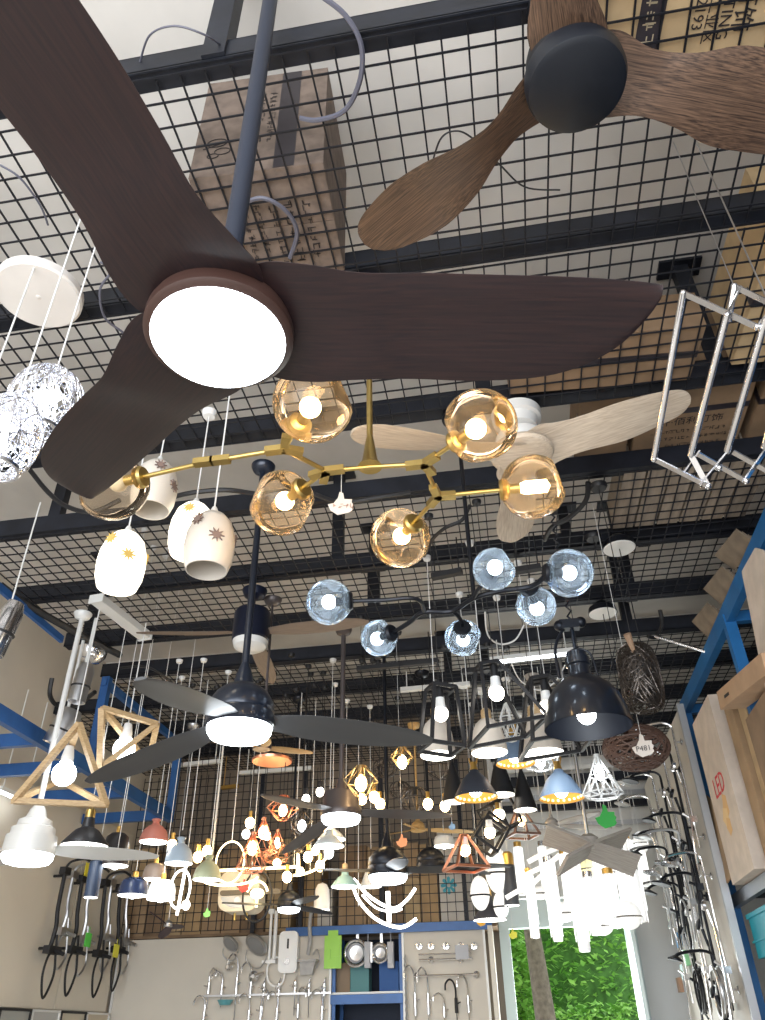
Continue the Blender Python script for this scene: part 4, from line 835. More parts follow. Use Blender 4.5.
# ================================================================ PENDANTS
def cord(t, z0, px=None, d=None, r=0.003, m=None, top=ZT, can=0.032, x=0, y=0):
    c = t.location if d is None else d
    h = top-c.z
    obj('cord', MB().tube([(x, y, z0), (x, y, h)], r, 6, cap=False), m or cable_black, t)
    if can: obj('canopy', MB().lathe([(0, h-0.03), (can*0.8, h-0.03), (can, h-0.01), (can, h), (0, h)], 20, (x, y, 0)), m or cable_black, t)
opal_lit = mat('opal_lit', (0.9, 0.85, 0.75), 0.3, emit=(1.0, 0.93, 0.78), es=1.25)
opal_off = mat('opal_unlit', (0.72, 0.66, 0.58), 0.3, alpha=0.93)
motif = mat('sun_motif', (0.20, 0.14, 0.12), 0.5)
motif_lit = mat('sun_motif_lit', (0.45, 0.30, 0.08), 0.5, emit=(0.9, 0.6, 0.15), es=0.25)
def sunburst(label, px, py, d, lit, rz, s_=1.32):
    p = dep(px, py, d); t = thing('glass_pendant', label, 'pendant lamp', p, rz, 'white glass pendants with sun motifs')
    prof = [(0.022, 0.115), (0.045, 0.108), (0.068, 0.080), (0.083, 0.03), (0.087, -0.02), (0.083, -0.07), (0.070, -0.11)]
    inner = [(r-0.004, z) for r, z in prof[::-1]]
    sh = obj('glass_shade', MB().lathe(prof+inner, 32), opal_lit if lit else opal_off, t)
    obj('shade_cap', MB().lathe([(0, 0.15), (0.008, 0.15), (0.018, 0.125), (0.024, 0.108), (0, 0.108)], 16), white_metal, t)
    obj('bulb', MB().sphere((0, 0, 0.0), 0.03, 14, 8, (1, 1, 1.3)), bulb_neutral if lit else MATS['bulb_off'], t)
    for (a, z, s) in ((-1.9, 0.05, 0.024), (-1.05, -0.015, 0.028), (0.6, 0.03, 0.026), (2.4, 0.0, 0.026)):
        rr_ = 0.0885; n = 9
        poly = []
        for k in range(2*n):
            q = s*(1.0 if k % 2 == 0 else 0.42); poly.append((q*math.cos(PI*k/n), q*math.sin(PI*k/n)))
        M = Matrix.Rotation(a, 3, 'Z') @ Matrix(((0, 0, 1), (1, 0, 0), (0, 1, 0)))
        obj('sun_motif', MB().prism(poly, -0.006, 0.001, M, M @ Vector((0, 0, 0))+Vector((rr_*math.cos(a), rr_*math.sin(a), z))), motif_lit if lit else motif, t, smooth=False)
    t.scale = (s_,)*3
    cord(t, 0.14, m=cable_white, r=0.003, top=p.z+(ZT-p.z)/s_)
    return t
sunburst('lit white glass pendant with sun motifs, lowest and leftmost', 122, 561, 3.7, True, 0.2)
sunburst('lit white glass pendant with sun motifs behind the unlit one', 192, 530, 3.95, True, 0.5)
sunburst('unlit white glass pendant with two dark sun motifs in front', 210, 543, 3.5, False, 0.1)
sunburst('unlit white glass pendant with dark sun motifs behind the left brass globe', 155, 487, 3.95, False, 0.9)

# woven wire pendants on a round white canopy
silver_wire = mat('silver_wire', (0.85, 0.86, 0.92), 0.22, 1.0)
dark_wire = mat('dark_wire', (0.10, 0.085, 0.075), 0.3, 0.9)
brown_wire = mat('brown_twig', (0.10, 0.055, 0.04), 0.6)
def woven(r, hgt, n, seed, th=0.0022, taper=lambda z: 1.0, zb=0.7):
    R = random.Random(seed); mb = MB()
    for i in range(n):
        ax = Vector((R.gauss(0, 1), R.gauss(0, 1), R.gauss(0, zb))).normalized(); u = ax.orthogonal().normalized(); w = ax.cross(u)
        off = R.uniform(-0.5, 0.5); rad = math.sqrt(1-off*off); pts = []
        wav = R.uniform(0.02, 0.10); f = R.choice((3, 4, 5)); ph = R.uniform(0, 6)
        for k in range(26):
            a = 2*PI*k/26; v = (ax*(off+wav*math.sin(f*a+ph))+(u*math.cos(a)+w*math.sin(a))*rad).normalized()
            q = taper(v.z)*R.uniform(0.985, 1.0); pts.append((v.x*r*q, v.y*r*q, v.z*hgt/2))
        mb.tube(pts, th, 4, closed=True)
    return mb
def woven_pendant(label, p, r, hgt, n, seed, m, light=True, th=0.0022, group=None, taper=lambda z: 1.0, cm=None, cr=0.003, can=0.0):
    t = thing('woven_wire_pendant', label, 'pendant lamp', p, 0, group)
    obj('wire_shade', woven(r, hgt, n, seed, th, taper, 0.7 if light else 1.7), m, t)
    obj('rim', MB().tube([(r*0.62*math.cos(a*PI/16), r*0.62*math.sin(a*PI/16), -hgt*0.41) for a in range(32)], 0.008 if light else 0.004, 6, closed=True), m, t)
    if light:
        mb = MB(); R = random.Random(seed)
        for i in range(10): mb.sphere((R.uniform(-0.022, 0.022), R.uniform(-0.022, 0.022), R.uniform(-0.08, 0.06)), 0.018, 8, 6)
        obj('led_beads', mb, bulb_cool, t)
    cord(t, hgt*0.45, m=cm or cable_white, r=cr, can=can)
    return t
pc = onz(38, 297, ZM-0.06)
t = solo('ceiling_canopy', MB().lathe([(0, 0), (0.19, 0), (0.20, 0.01), (0.20, 0.05), (0, 0.05)], 40).lathe([(0, -0.006), (0.010, -0.004), (0.012, 0)], 12), mat('canopy_white', (0.72, 0.68, 0.64), 0.5, 0, 0.1, 4), 'round white ceiling canopy at the left edge', 'canopy', None, pc)
woven_pendant('round silver wire ball pendant with bright beads, touching the walnut blade', dep(46, 404, 2.6), 0.125, 0.30, 40, 5, silver_wire, group='silver wire ball pendants')
woven_pendant('round silver wire ball pendant cut by the left edge', dep(6, 436, 2.35), 0.105, 0.30, 40, 8, silver_wire, group='silver wire ball pendants')
for i, (px, d, lab) in enumerate([(14, 2.6, 'white lit glass tip of a pendant at the left edge under the wire balls')]):
    pass
obj('cord', MB().tube([onz(34, 268, ZM-0.06)-pc, onz(34, 268, ZM-0.06)-pc+V(0, 0, -1.1)], 0.004, 6), cable_white, t)

# wood pyramid pendants
def pyramid(label, verts, p, bulb, m=frame_wood, top=ZT, edges=None, w=0.045):
    t = thing('pyramid_pendant', label, 'pendant lamp', p, 0, 'wooden pyramid pendants')
    E = edges or [(0, 1), (0, 2), (0, 3), (1, 2), (2, 3), (1, 3)]
    for a, b in E: obj('frame_bar', MB().bar(verts[a], verts[b], w, w*0.8), m, t, smooth=False)
    b = Vector(bulb)
    obj('bulb', MB().sphere(b, 0.085, 18, 12).lathe([(0.05, 0.06), (0.04, 0.11)], 16, b), bulb_cool, t)
    obj('socket', MB().lathe([(0.045, 0.08), (0.045, 0.12), (0.03, 0.20), (0.0, 0.20)], 16, b), white_plastic, t)
    c = obj('cord', MB().tube([b+V(0, 0, 0.2), (b.x, b.y, top-p.z)], 0.005, 6), cable_white, t)
    return t
D1 = 5.5
p = dep(68, 770, D1)
W = lambda x, y, d: dep(x, y, d)-p
pyramid('nearer wooden pyramid frame pendant with lit round bulb', [W(79, 724, D1), W(14, 801, D1-0.25), W(106, 805, D1-0.1), W(60, 780, D1+0.55)], p, W(64, 774, D1+0.05))
p = dep(122, 740, D1+0.5)
W = lambda x, y, d: dep(x, y, d)-p
pyramid('wooden frame pendant with lit bulb just right of the pyramid one', [W(102, 708, 5.9), W(100, 768, 5.8), W(157, 724, 6.1), W(148, 764, 6.3), W(128, 742, 5.7)], p, W(124, 749, 6.0), edges=[(0, 1), (0, 2), (2, 3), (1, 3), (0, 3), (1, 2)])
a = onz(97, 599, ZM-0.04); b = onz(145, 636, ZM-0.04)
t = thing('ceiling_bar', 'white ceiling bar carrying the two wooden pendants', 'ceiling bar', (a+b)/2)
dv = (b-a)
obj('bar_body', MB().bar(-dv/2, dv/2, 0.11, 0.06), white_metal, t, smooth=False)
obj('end_cap', MB().bar(-dv/2*1.04, -dv/2, 0.13, 0.075), white_metal, t, smooth=False)
obj('end_cap', MB().bar(dv/2, dv/2*1.04, 0.13, 0.075), white_metal, t, smooth=False)

# black dome pendant
p = dep(586, 712, 3.75)
t = thing('dome_pendant', 'large glossy black dome pendant with lit bulb, right of centre', 'pendant lamp', p)
S = 1.03
pr = [(0.205, -0.075), (0.203, -0.06), (0.195, -0.01), (0.175, 0.06), (0.14, 0.115), (0.095, 0.155), (0.055, 0.175), (0.052, 0.185), (0.052, 0.23), (0.06, 0.235), (0.06, 0.27), (0.05, 0.275), (0.05, 0.30), (0.02, 0.32), (0.0, 0.325)]
dome_in = mat('dome_inner', (0.006, 0.009, 0.018), 0.5, 0.1)
obj('shade', MB().lathe([(r*S, z*S) for r, z in pr], 56), mat('dome_black', (0.012, 0.014, 0.020), 0.28, 0.3, coat=0.4), t)
obj('shade_lining', MB().lathe([((r-0.005)*S, z*S-0.001) for r, z in pr[:7]], 56), dome_in, t)
0 and obj('rim', MB().tube([(0.205*S*math.cos(a*PI/24), 0.205*S*math.sin(a*PI/24), -0.075*S) for a in range(48)], 0.005, 6, closed=True), mat('dome_black', (0, 0, 0)), t)
obj('bulb', MB().sphere((0, 0, -0.015), 0.046, 16, 10), bulb_cool, t)
obj('yoke', MB().tube(spl([(-0.10, 0, 0.18), (-0.10, 0, 0.34), (-0.05, 0, 0.44), (0.0, 0, 0.47)]), 0.008, 8).tube(spl([(0.09, 0, 0.16), (0.07, 0, 0.3), (0.0, 0, 0.34)]), 0.006, 8).tube([(0, 0, 0.32), (0, 0, 0.45)], 0.01, 8), black_metal, t)
obj('hook_block', MB().box((-0.01, 0, 0.47), (0.10, 0.05, 0.05)).sphere((-0.06, 0, 0.47), 0.03).sphere((0.05, 0, 0.48), 0.03), black_metal, t)
obj('chain', MB().tube([(0.012*(-1)**k, 0, 0.49+0.03*k) for k in range(int((ZT-p.z-0.49)/0.03)+1)], 0.006, 6), black_metal, t)

woven_pendant('dark woven wire cylinder pendant beside the black dome', dep(640, 678, 4.3), 0.115, 0.40, 95, 14, dark_wire, light=False, th=0.0022, taper=lambda z: 1.0/max(0.55, math.sqrt(max(0.0, 1-z*z*0.8))), cm=cable_black, can=0.06)
woven_pendant('brown tangled twig ball pendant below the woven cylinder', dep(636, 748, 4.7), 0.20, 0.26, 34, 21, brown_wire, light=False, th=0.006, cm=cable_black, can=0.06)
hand_tag('pale hand shaped tag in front of the brown twig ball', dep(643, 746, 4.35), 0.10, tag_card, 'P481', -0.2, ZT-dep(643, 746, 4.35).z)
hand_tag('bright green hand shaped tag above the grey cross fan', dep(606, 817, 6.2), 0.14, mat('tag_green', (0.03, 0.42, 0.06), 0.5), None, 0.0, ZT-dep(606, 817, 6.2).z)

# conical pendants with wooden tops
shade_white = mat('shade_cream', (0.66, 0.60, 0.53), 0.5)
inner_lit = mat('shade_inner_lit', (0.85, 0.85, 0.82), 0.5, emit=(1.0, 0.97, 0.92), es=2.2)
def cone_pendant(label, px, py, d, w, h, m, top_m, prof=None, bulb_m=None, group=None, cm=None, inner=None, nm='cone_pendant', cap=True, ctop=ZT):
    p = dep(px, py, d); R_b = w/2
    t = thing(nm, label, 'pendant lamp', p, 0, group)
    pr = prof or [(1.0, -0.5), (0.97, -0.3), (0.86, 0.1), (0.66, 0.35), (0.40, 0.48), (0.30, 0.5)]
    pr = [(a*R_b, b*h) for a, b in pr]
    sh = obj('shade', MB().lathe(pr, 32), m, t)
    obj('shade_lining', MB().lathe([(max(a-0.004, 0.001), b-0.003) for a, b in pr]+[(0.001, pr[-1][1]-0.003)], 32), inner or white_plastic, sh)
    obj('bulb', MB().sphere((0, 0, -h*0.36), min(0.045, R_b*0.4), 14, 8), bulb_m or bulb_neutral, t)
    zt_ = pr[-1][1]; rt_ = pr[-1][0]
    if cap: obj('top_cap', MB().lathe([(rt_, zt_), (rt_*0.95, zt_+h*0.28), (rt_*0.6, zt_+h*0.34), (0, zt_+h*0.34)], 20), top_m, t)
    else: obj('top_cap', MB().lathe([(rt_, zt_), (0, zt_+0.01)], 20), top_m, t)
    cord(t, zt_+h*0.3, m=cm or cable_white, r=0.003, top=ctop)
    return t
g = 'cream bell pendants with wooden tops'
cone_pendant('cream bell pendant with wooden top, middle one under the black frame', 488, 736, 4.8, 0.225, 0.21, shade_white, frame_wood, group=g, inner=inner_lit)
cone_pendant('cream bell pendant with wooden top, right one next to the black dome', 541, 735, 5.1, 0.265, 0.245, shade_white, frame_wood, prof=[(1.0, -0.5), (0.9, -0.2), (0.72, 0.2), (0.55, 0.5)], group=g, inner=inner_lit)
cone_pendant('cream bell pendant with wooden top, left one behind the lantern frame', 437, 737, 5.0, 0.23, 0.24, shade_white, frame_wood, group=g, inner=inner_lit)
def frame_lantern(label, px, py, d, w, h, tilt, rz, group='black open frame lanterns', m=None, taper=0.45, bulb_m=None, br=0.045):
    p = dep(px, py, d); t = thing('frame_lantern', label, 'pendant lamp', p, rz, group); m = m or matte_black
    T = Matrix.Rotation(tilt, 3, 'Y'); W_ = w/2
    lo = [T @ Vector((x*W_, y*W_, -h*0.5)) for x, y in ((-1, -1), (1, -1), (1, 1), (-1, 1))]
    hi = [T @ Vector((x*W_*taper, y*W_*taper, h*0.5)) for x, y in ((-1, -1), (1, -1), (1, 1), (-1, 1))]
    for i in range(4):
        j = (i+1) % 4
        obj('frame_bar', MB().bar(lo[i], lo[j], 0.019), m, t, smooth=False); obj('frame_bar', MB().bar(hi[i], hi[j], 0.019), m, t, smooth=False)
        obj('frame_bar', MB().bar(lo[i], hi[i], 0.019), m, t, smooth=False)
    obj('top_plate', MB().bar(hi[0]*0.5+hi[3]*0.5, hi[1]*0.5+hi[2]*0.5, 0.03, 0.02), m, t, smooth=False)
    obj('socket', MB().tube([(0, 0, h*0.5), (0, 0, h*0.1+0.04)], 0.022, 12), m, t)
    obj('bulb', MB().sphere((0, 0, h*0.1-0.01), br, 16, 10, (1, 1, 1.05)), bulb_m or bulb_neutral, t)
    obj('bulb_neck', MB().lathe([(br*0.85, 0.01), (0.030, 0.045), (0.027, 0.085)], 14, (0, 0, h*0.1)), white_plastic, t)
    cord(t, h*0.5, m=cable_black)
    return t
frame_lantern('black open frame lantern with lit bulb at the tip of the navy fan blade', 441, 718, 4.5, 0.20, 0.36, 0.05, 0.5, taper=0.7)
frame_lantern('black open frame lantern with lit bulb above the middle cream bell', 497, 698, 4.4, 0.36, 0.40, -0.22, 0.35, taper=0.3)
frame_lantern('black open frame lantern around the right cream bell', 548, 712, 4.5, 0.38, 0.40, -0.15, 0.2, taper=0.3)

# perforated cones with golden lining
def perforated(label, px, py, d, w, h, m):
    p = dep(px, py, d); t = thing('perforated_pendant', label, 'pendant lamp', p, 0, 'perforated cone pendants with golden lining')
    R_b = w/2
    obj('shade', MB().lathe([(R_b*1.02, -h*0.5), (R_b, -h*0.44), (R_b*0.6, h*0.15), (R_b*0.24, h*0.42), (R_b*0.2, h*0.5)], 32), m, t)
    obj('shade_lining', MB().lathe([(R_b*1.0, -h*0.5), (R_b*0.97, -h*0.46), (R_b*0.58, h*0.1), (0.001, h*0.4)], 32), mat('gold_lining', (0.78, 0.42, 0.08), 0.4, 0.4), t)
    dots = MB()
    for k in range(22):
        a = 2*PI*k/22; rr_ = R_b*0.90
        dots.sphere((rr_*math.cos(a), rr_*math.sin(a), -h*0.40), 0.010, 6, 4)
    obj('hole_row', dots, mat('hole_glow', (1, 0.85, 0.5), 0.4, emit=(1, 0.75, 0.35), es=1.2), t)
    obj('bulb', MB().sphere((0, 0, -h*0.25), 0.045, 14, 8), bulb_cool, t)
    obj('top_cap', MB().lathe([(R_b*0.2, h*0.5), (R_b*0.12, h*0.8), (0, h*0.82)], 14), gold, t)
    obj('prong', MB().tube([(0.01, 0, h*0.5), (0.03, 0, h*0.95)], 0.006, 6).tube([(-0.01, 0, h*0.5), (-0.03, 0, h*0.95)], 0.006, 6), gold, t)
    cord(t, h*0.8, m=cable_white)
slate = mat('shade_slate', (0.03, 0.035, 0.05), 0.5)
sky = mat('shade_blue', (0.20, 0.30, 0.46), 0.45)
perforated('black perforated cone pendant with golden lining', 475, 784, 5.4, 0.30, 0.19, slate)
perforated('dusty blue perforated cone pendant, lower right one', 560, 784, 5.2, 0.30, 0.19, sky)
perforated('dusty blue perforated cone pendant, upper one behind the cream bell', 514, 750, 5.6, 0.28, 0.20, sky)

# faceted wire cages
def cage(label, px, py, d, w, h, m, bulb_m, rods=0.004, seg=6, kind='diamond', rz=0, group='faceted wire cage pendants', br=0.035, cm=None, nm='wire_cage_pendant', tilt=0):
    p = dep(px, py, d); t = thing(nm, label, 'pendant lamp', p, rz, group)
    if tilt: t.rotation_euler = (0, 0, rz)
    prof = {'diamond': [(0.18, 0.5), (1.0, -0.15), (0.55, -0.5)], 'drum': [(0.35, 0.5), (1.0, 0.1), (0.85, -0.35), (0.4, -0.5)], 'cone': [(0.06, 0.5), (0.55, 0.0), (1.0, -0.42), (0.7, -0.5)], 'hex': [(0.3, 0.5), (1.0, 0.0), (0.3, -0.5)]}[kind]
    mb = MB(); rings = []
    for i, (r, z) in enumerate(prof):
        o_ = (i % 2)*PI/seg
        rings.append([Vector((r*w/2*math.cos(2*PI*k/seg+o_), r*w/2*math.sin(2*PI*k/seg+o_), z*h)) for k in range(seg)])
    for r_ in rings:
        mb.tube(r_, rods, 5, closed=True)
    for a_, b_ in zip(rings[:-1], rings[1:]):
        for k in range(seg):
            mb.tube([a_[k], b_[k]], rods, 5); mb.tube([a_[k], b_[k-1] if (rings.index(a_) % 2 == 0) else b_[(k+1) % seg]], rods, 5)
    obj('wire_cage', mb, m, t)
    obj('socket', MB().tube([(0, 0, h*0.52), (0, 0, h*0.52-0.07)], 0.02, 10), m, t)
    if bulb_m: obj('bulb', MB().sphere((0, 0, h*0.5-0.07-br*1.3), br, 14, 10, (1, 1, 1.35)), bulb_m, t)
    cord(t, h*0.5, m=cm or cable_black)
    return t
white_wire = mat('white_wire', (0.80, 0.82, 0.82), 0.4)
gold_wire = mat('gold_wire', (0.55, 0.42, 0.22), 0.35, 0.9)
cage('white faceted wire cage pendant below the black dome', 600, 776, 5.0, 0.26, 0.27, white_wire, bulb_cool, 0.0045, 8, 'cone')
cage('white faceted wire cage pendant under the right cream bell', 540, 758, 5.7, 0.29, 0.17, white_wire, bulb_cool, 0.004, 8, 'drum')
cage('narrow white faceted cage hanging between two cream bells', 510, 722, 5.3, 0.15, 0.26, white_wire, None, 0.004, 6, 'drum')
cage('brass wire cage pendant with warm bulb, left of the long black blade tip', 361, 781, 5.8, 0.28, 0.22, gold_wire, bulb_warm, 0.0035, 6, 'hex', br=0.045)
cage('small brass wire cage pendant with warm bulb behind the blade tip', 402, 757, 6.2, 0.20, 0.16, gold_wire, bulb_warm, 0.0035, 6, 'hex', br=0.04)
cage('copper hexagonal cage pendant with warm bulb', 283, 808, 6.4, 0.27, 0.19, copper, bulb_warm, 0.004, 6, 'hex', br=0.035)
cage('tall copper cone cage pendant, leftmost of the copper cluster', 252, 852, 6.3, 0.26, 0.30, copper, bulb_warm, 0.004, 6, 'cone', br=0.04)
cage('tall copper cone cage pendant in the middle of the copper cluster', 263, 836, 6.7, 0.27, 0.30, copper, bulb_warm, 0.004, 6, 'cone', br=0.04, rz=0.4)
cage('tall copper cone cage pendant, rightmost of the copper cluster', 277, 846, 7.2, 0.25, 0.28, copper, bulb_warm, 0.004, 6, 'cone', br=0.035, rz=0.8)
cage('small black cage pendant with cool bulb right of the copper cluster', 302, 824, 6.6, 0.20, 0.20, dark_wire, bulb_cool, 0.003, 6, 'drum')
t = solo('ceiling_canopy', MB().lathe([(0, 0), (0.17, 0), (0.175, 0.02), (0, 0.02)], 32), copper, 'round copper ceiling canopy above the copper cage cluster', 'canopy', None, dep(272, 762, 6.6))
for q in ((-0.08, 0), (0.08, 0)): pass
# dark faceted lanterns
frame_lantern('tilted black cube lantern with warm bulb above the oval lamps', 490, 834, 6.2, 0.20, 0.22, 0.6, 0.3, taper=1.0, bulb_m=bulb_warm, group='small dark lanterns')
frame_lantern('tilted black cube lantern behind the first, with neutral bulb', 500, 816, 6.8, 0.22, 0.24, -0.5, 0.6, taper=1.0, group='small dark lanterns')
brown_shade = mat('brown_shade', (0.16, 0.09, 0.07), 0.45, 0.2)
frame_lantern('copper brown pyramid lantern with warm bulb above the black fan blades', 465, 852, 6.0, 0.27, 0.24, 0.0, 0.5, taper=0.15, bulb_m=bulb_warm, m=copper, group='small dark lanterns')
frame_lantern('brown pyramid lantern with warm bulb left of the grey cross fan', 521, 822, 7.0, 0.24, 0.24, 0.0, 0.4, taper=0.15, bulb_m=bulb_warm, m=brown_shade, group='small dark lanterns')
for i, (px, py, w) in enumerate([(453, 782, 0.20), (500, 775, 0.22), (523, 790, 0.2)]):
    cone_pendant(['slim dark ribbed cone pendant left of the black perforated cone', 'slim dark ribbed cone pendant right of the black perforated cone', 'slim dark ribbed cone pendant beside the blue cone'][i], px, py, 6.4, w, 0.32, matte_black, matte_black, [(1, -0.5), (0.55, 0.1), (0.15, 0.5)], group='slim dark cone pendants', cm=cable_black)

# small coloured domes, lower left
bell = [(1.0, -0.5), (0.98, -0.32), (0.82, 0.0), (0.50, 0.22), (0.28, 0.30), (0.22, 0.42), (0.34, 0.52), (0.30, 0.55)]
drum = [(1.0, -0.5), (0.98, -0.1), (0.85, 0.25), (0.55, 0.42), (0.2, 0.46)]
flat = [(1.0, -0.5), (0.96, -0.40), (0.5, 0.05), (0.28, 0.15), (0.22, 0.5)]
dl = 'small coloured dome pendants'
def sp(label, px, py, d, w, h, col, prof, top=None, cap=False, lit=None, rough=0.45, ct=None):
    return cone_pendant(label, px, py, d, w, h, mat('shade_%d_%d' % (px, py), col, rough), top or mat('shade_%d_%d' % (px, py), col), prof, bulb_m=bulb_cool if lit is None else lit, group=dl, cap=cap, nm='dome_pendant', inner=inner_lit, ctop=ct or ZT)
sp('salmon pink dome pendant at lower left', 155, 831, 6.4, 0.235, 0.17, (0.55, 0.20, 0.15), bell)
sp('pale blue dome pendant, right of the pink one', 180, 851, 6.3, 0.225, 0.19, (0.36, 0.44, 0.52), bell)
sp('sage green dome pendant, right of the pale blue one', 208, 868, 6.5, 0.235, 0.18, (0.33, 0.36, 0.24), bell)
sp('taupe drum pendant with golden top under the pink dome', 155, 871, 6.6, 0.20, 0.13, (0.36, 0.28, 0.23), drum, gold, True)
sp('navy drum pendant with golden top', 134, 886, 6.3, 0.245, 0.14, (0.02, 0.035, 0.09), drum, gold, True, rough=0.25, ct=ZC-0.01)
sp('white drum pendant with golden top, beside the navy one', 162, 889, 6.2, 0.225, 0.15, (0.85, 0.86, 0.88), drum, gold, True, ct=ZC-0.01)
sp('flat black cone pendant with brass neck, below the wooden pyramid', 87, 832, 5.7, 0.345, 0.20, (0.015, 0.015, 0.018), flat, brass, True, ct=ZC-0.01)
sp('black drum pendant with brass top, right of the flat black cone', 117, 842, 6.1, 0.20, 0.15, (0.02, 0.018, 0.02), drum, gold, True, ct=ZC-0.01)
sp('wide dark drum pendant with bright underside below the white fan blade', 116, 860, 5.9, 0.20, 0.08, (0.04, 0.03, 0.03), drum, gold, False, ct=ZC-0.01)
sp('slim navy cylinder pendant beside the yellow tag', 94, 879, 5.8, 0.105, 0.25, (0.02, 0.035, 0.07), [(1, -0.5), (1, 0.48), (0.9, 0.5)], None, ct=ZC-0.01)
# other cones in the middle
sp('white cone pendant behind the grey brown fan light', 332, 832, 7.0, 0.25, 0.13, (0.75, 0.80, 0.85), flat)
sp('pale grey blue cone pendant left of the grey brown fan light', 329, 838, 6.4, 0.26, 0.13, (0.50, 0.56, 0.60), flat)
sp('pale teal cone pendant behind the black fan blade', 345, 878, 7.2, 0.26, 0.15, (0.30, 0.46, 0.44), flat, frame_wood, True)
sp('cream cone pendant left of the black fan motor', 371, 872, 7.4, 0.20, 0.26, (0.72, 0.70, 0.66), flat)
sp('white teardrop pendant above the shower column', 322, 896, 7.6, 0.16, 0.25, (0.85, 0.82, 0.78), drum)
sp('small white cone pendant left of the copper lantern', 444, 840, 8.0, 0.22, 0.12, (0.8, 0.8, 0.78), drum)
sp('black cone pendant with golden collar and rim at the right of the mesh screen', 489, 908, 7.2, 0.31, 0.20, (0.05, 0.05, 0.06), flat, gold, True)
sp('tall black cylinder pendant with golden collar beside the doorway', 510, 885, 6.9, 0.135, 0.33, (0.04, 0.045, 0.055), [(1.0, -0.5), (0.85, 0.45), (0.8, 0.5)], gold, True)

# bare bulbs on cords and sticks
def bulb_on_cord(label, px, py, d, m, r=0.036, group='bare bulbs on cords'):
    p = dep(px, py, d); t = thing('bulb_pendant', label, 'pendant lamp', p, 0, group)
    obj('bulb', MB().sphere((0, 0, 0), r, 14, 9, (1, 1, 1.15)), m, t)
    obj('socket', MB().tube([(0, 0, r), (0, 0, r+0.06)], 0.018, 8), gold if m is bulb_warm else matte_black, t)
    cord(t, r+0.05, m=cable_black, can=0.03)
bl = [(172, 845, 'w', 'left of the pale blue dome'), (198, 857, 'w', 'between pale blue and sage domes'), (207, 851, 'w', 'above the sage dome'), (250, 823, 'w', 'highest in the copper cluster'), (246, 834, 'n', 'small, just left of the copper cluster'), (287, 877, 'w', 'below the copper cluster'), (320, 792, 'n', 'high above the grey brown fan'), (306, 799, 'n', 'half hidden behind the umber blade'), (329, 853, 'c', 'cool one above the teardrop pendant'), (320, 866, 'w', 'warm one above the teardrop pendant'), (362, 799, 'w', 'under the brass wire cage'), (374, 797, 'w', 'right of the brass wire cage'), (380, 804, 'w', 'on the umber blade edge'), (428, 804, 'w', 'above the umber blade tip, left'), (445, 806, 'w', 'above the umber blade tip, right'), (308, 857, 'w', 'oval one in the spider lamp'), (498, 815, 'w', 'beside the upper cube lantern'), (186, 905, 'n', 'low beside the lit bar lamp')]
for px, py, k, w in bl:
    bulb_on_cord('bare %s bulb on a cord, %s' % ({'w': 'warm', 'n': 'white', 'c': 'bluish'}[k], w), px, py, 6.9 if px < 330 else 6.6, {'w': bulb_warm, 'n': bulb_neutral, 'c': bulb_cool}[k], 0.042 if k != 'n' else 0.036)
# spider lamp of dark sticks
p = dep(300, 850, 7.0); t = thing('spider_chandelier', 'spider chandelier of thin dark sticks with warm bulbs', 'chandelier', p)
R = random.Random(4)
for i, (x, z) in enumerate(((-0.26, 0.10), (-0.14, -0.12), (0.02, -0.16), (0.16, -0.04), (0.27, 0.12), (-0.05, 0.18), (0.12, 0.22))):
    e = Vector((x, R.uniform(-0.2, 0.2), z))
    a = obj('arm', MB().tube([(0, 0, 0), e], 0.006, 6), dark_wire, t)
    if i < 5: obj('bulb', MB().sphere(e+e.normalized()*0.03, 0.036, 12, 8), bulb_warm, t)
obj('rod', MB().tube([(0, 0, 0), (0, 0, ZT-p.z)], 0.007, 8), dark_wire, t)
obj('hub', MB().sphere((0, 0, 0), 0.035), dark_wire, t)
# LED ring / loop / bar lamps
led_warm = emat('led_warm', (1.0, 0.80, 0.42), 6.0)
led_white = emat('led_white', (1.0, 0.98, 0.92), 5.0)
def ring_pts(rx, rz, n=40, a0=0, a1=2*PI): return [(rx*math.cos(a0+(a1-a0)*k/n), 0, rz*math.sin(a0+(a1-a0)*k/n)) for k in range(n+(0 if abs(a1-a0-2*PI) < 1e-3 else 1))]
def led_lamp(label, px, py, d, shapes, m, frame_m=None, rz=0, cords=((0, 0.1),), nm='led_pendant', group='LED line pendants'):
    p = dep(px, py, d); t = thing(nm, label, 'pendant lamp', p, rz, group)
    for pts, r, cl in shapes: obj('led_tube', MB().tube(pts, r, 8, closed=cl), m, t)
    for x, z in cords: obj('cord', MB().tube([(x, 0, z), (x, 0, ZT-p.z)], 0.004, 5), cable_white, t)
    return t
led_lamp('warm glowing ring lamp right of the sage dome', 230, 862, 6.8, [(ring_pts(0.13, 0.17), 0.007, True)], led_warm, cords=((0, 0.17),))
led_lamp('long horizontal warm light bar across the copper cluster', 252, 869, 7.1, [([(-0.46, 0, 0), (0.46, 0, 0)], 0.012, False)], led_warm, cords=((-0.4, 0), (0.4, 0)))
led_lamp('warm glowing shallow arc lamp under the light bar', 230, 878, 7.0, [(ring_pts(0.26, 0.06, 24, PI, 2*PI), 0.010, False)], led_warm, cords=((-0.2, 0), (0.2, 0)))
led_lamp('warm glowing curl lamp right of the copper cluster', 310, 870, 7.2, [(spl([(-0.16, 0, -0.04), (-0.05, 0, -0.03), (0.08, 0, 0.02), (0.18, 0, 0.14)]), 0.011, False), ([(-0.12, 0, 0.2), (-0.12, 0, -0.05)], 0.014, False)], led_warm, cords=((0.0, 0),))
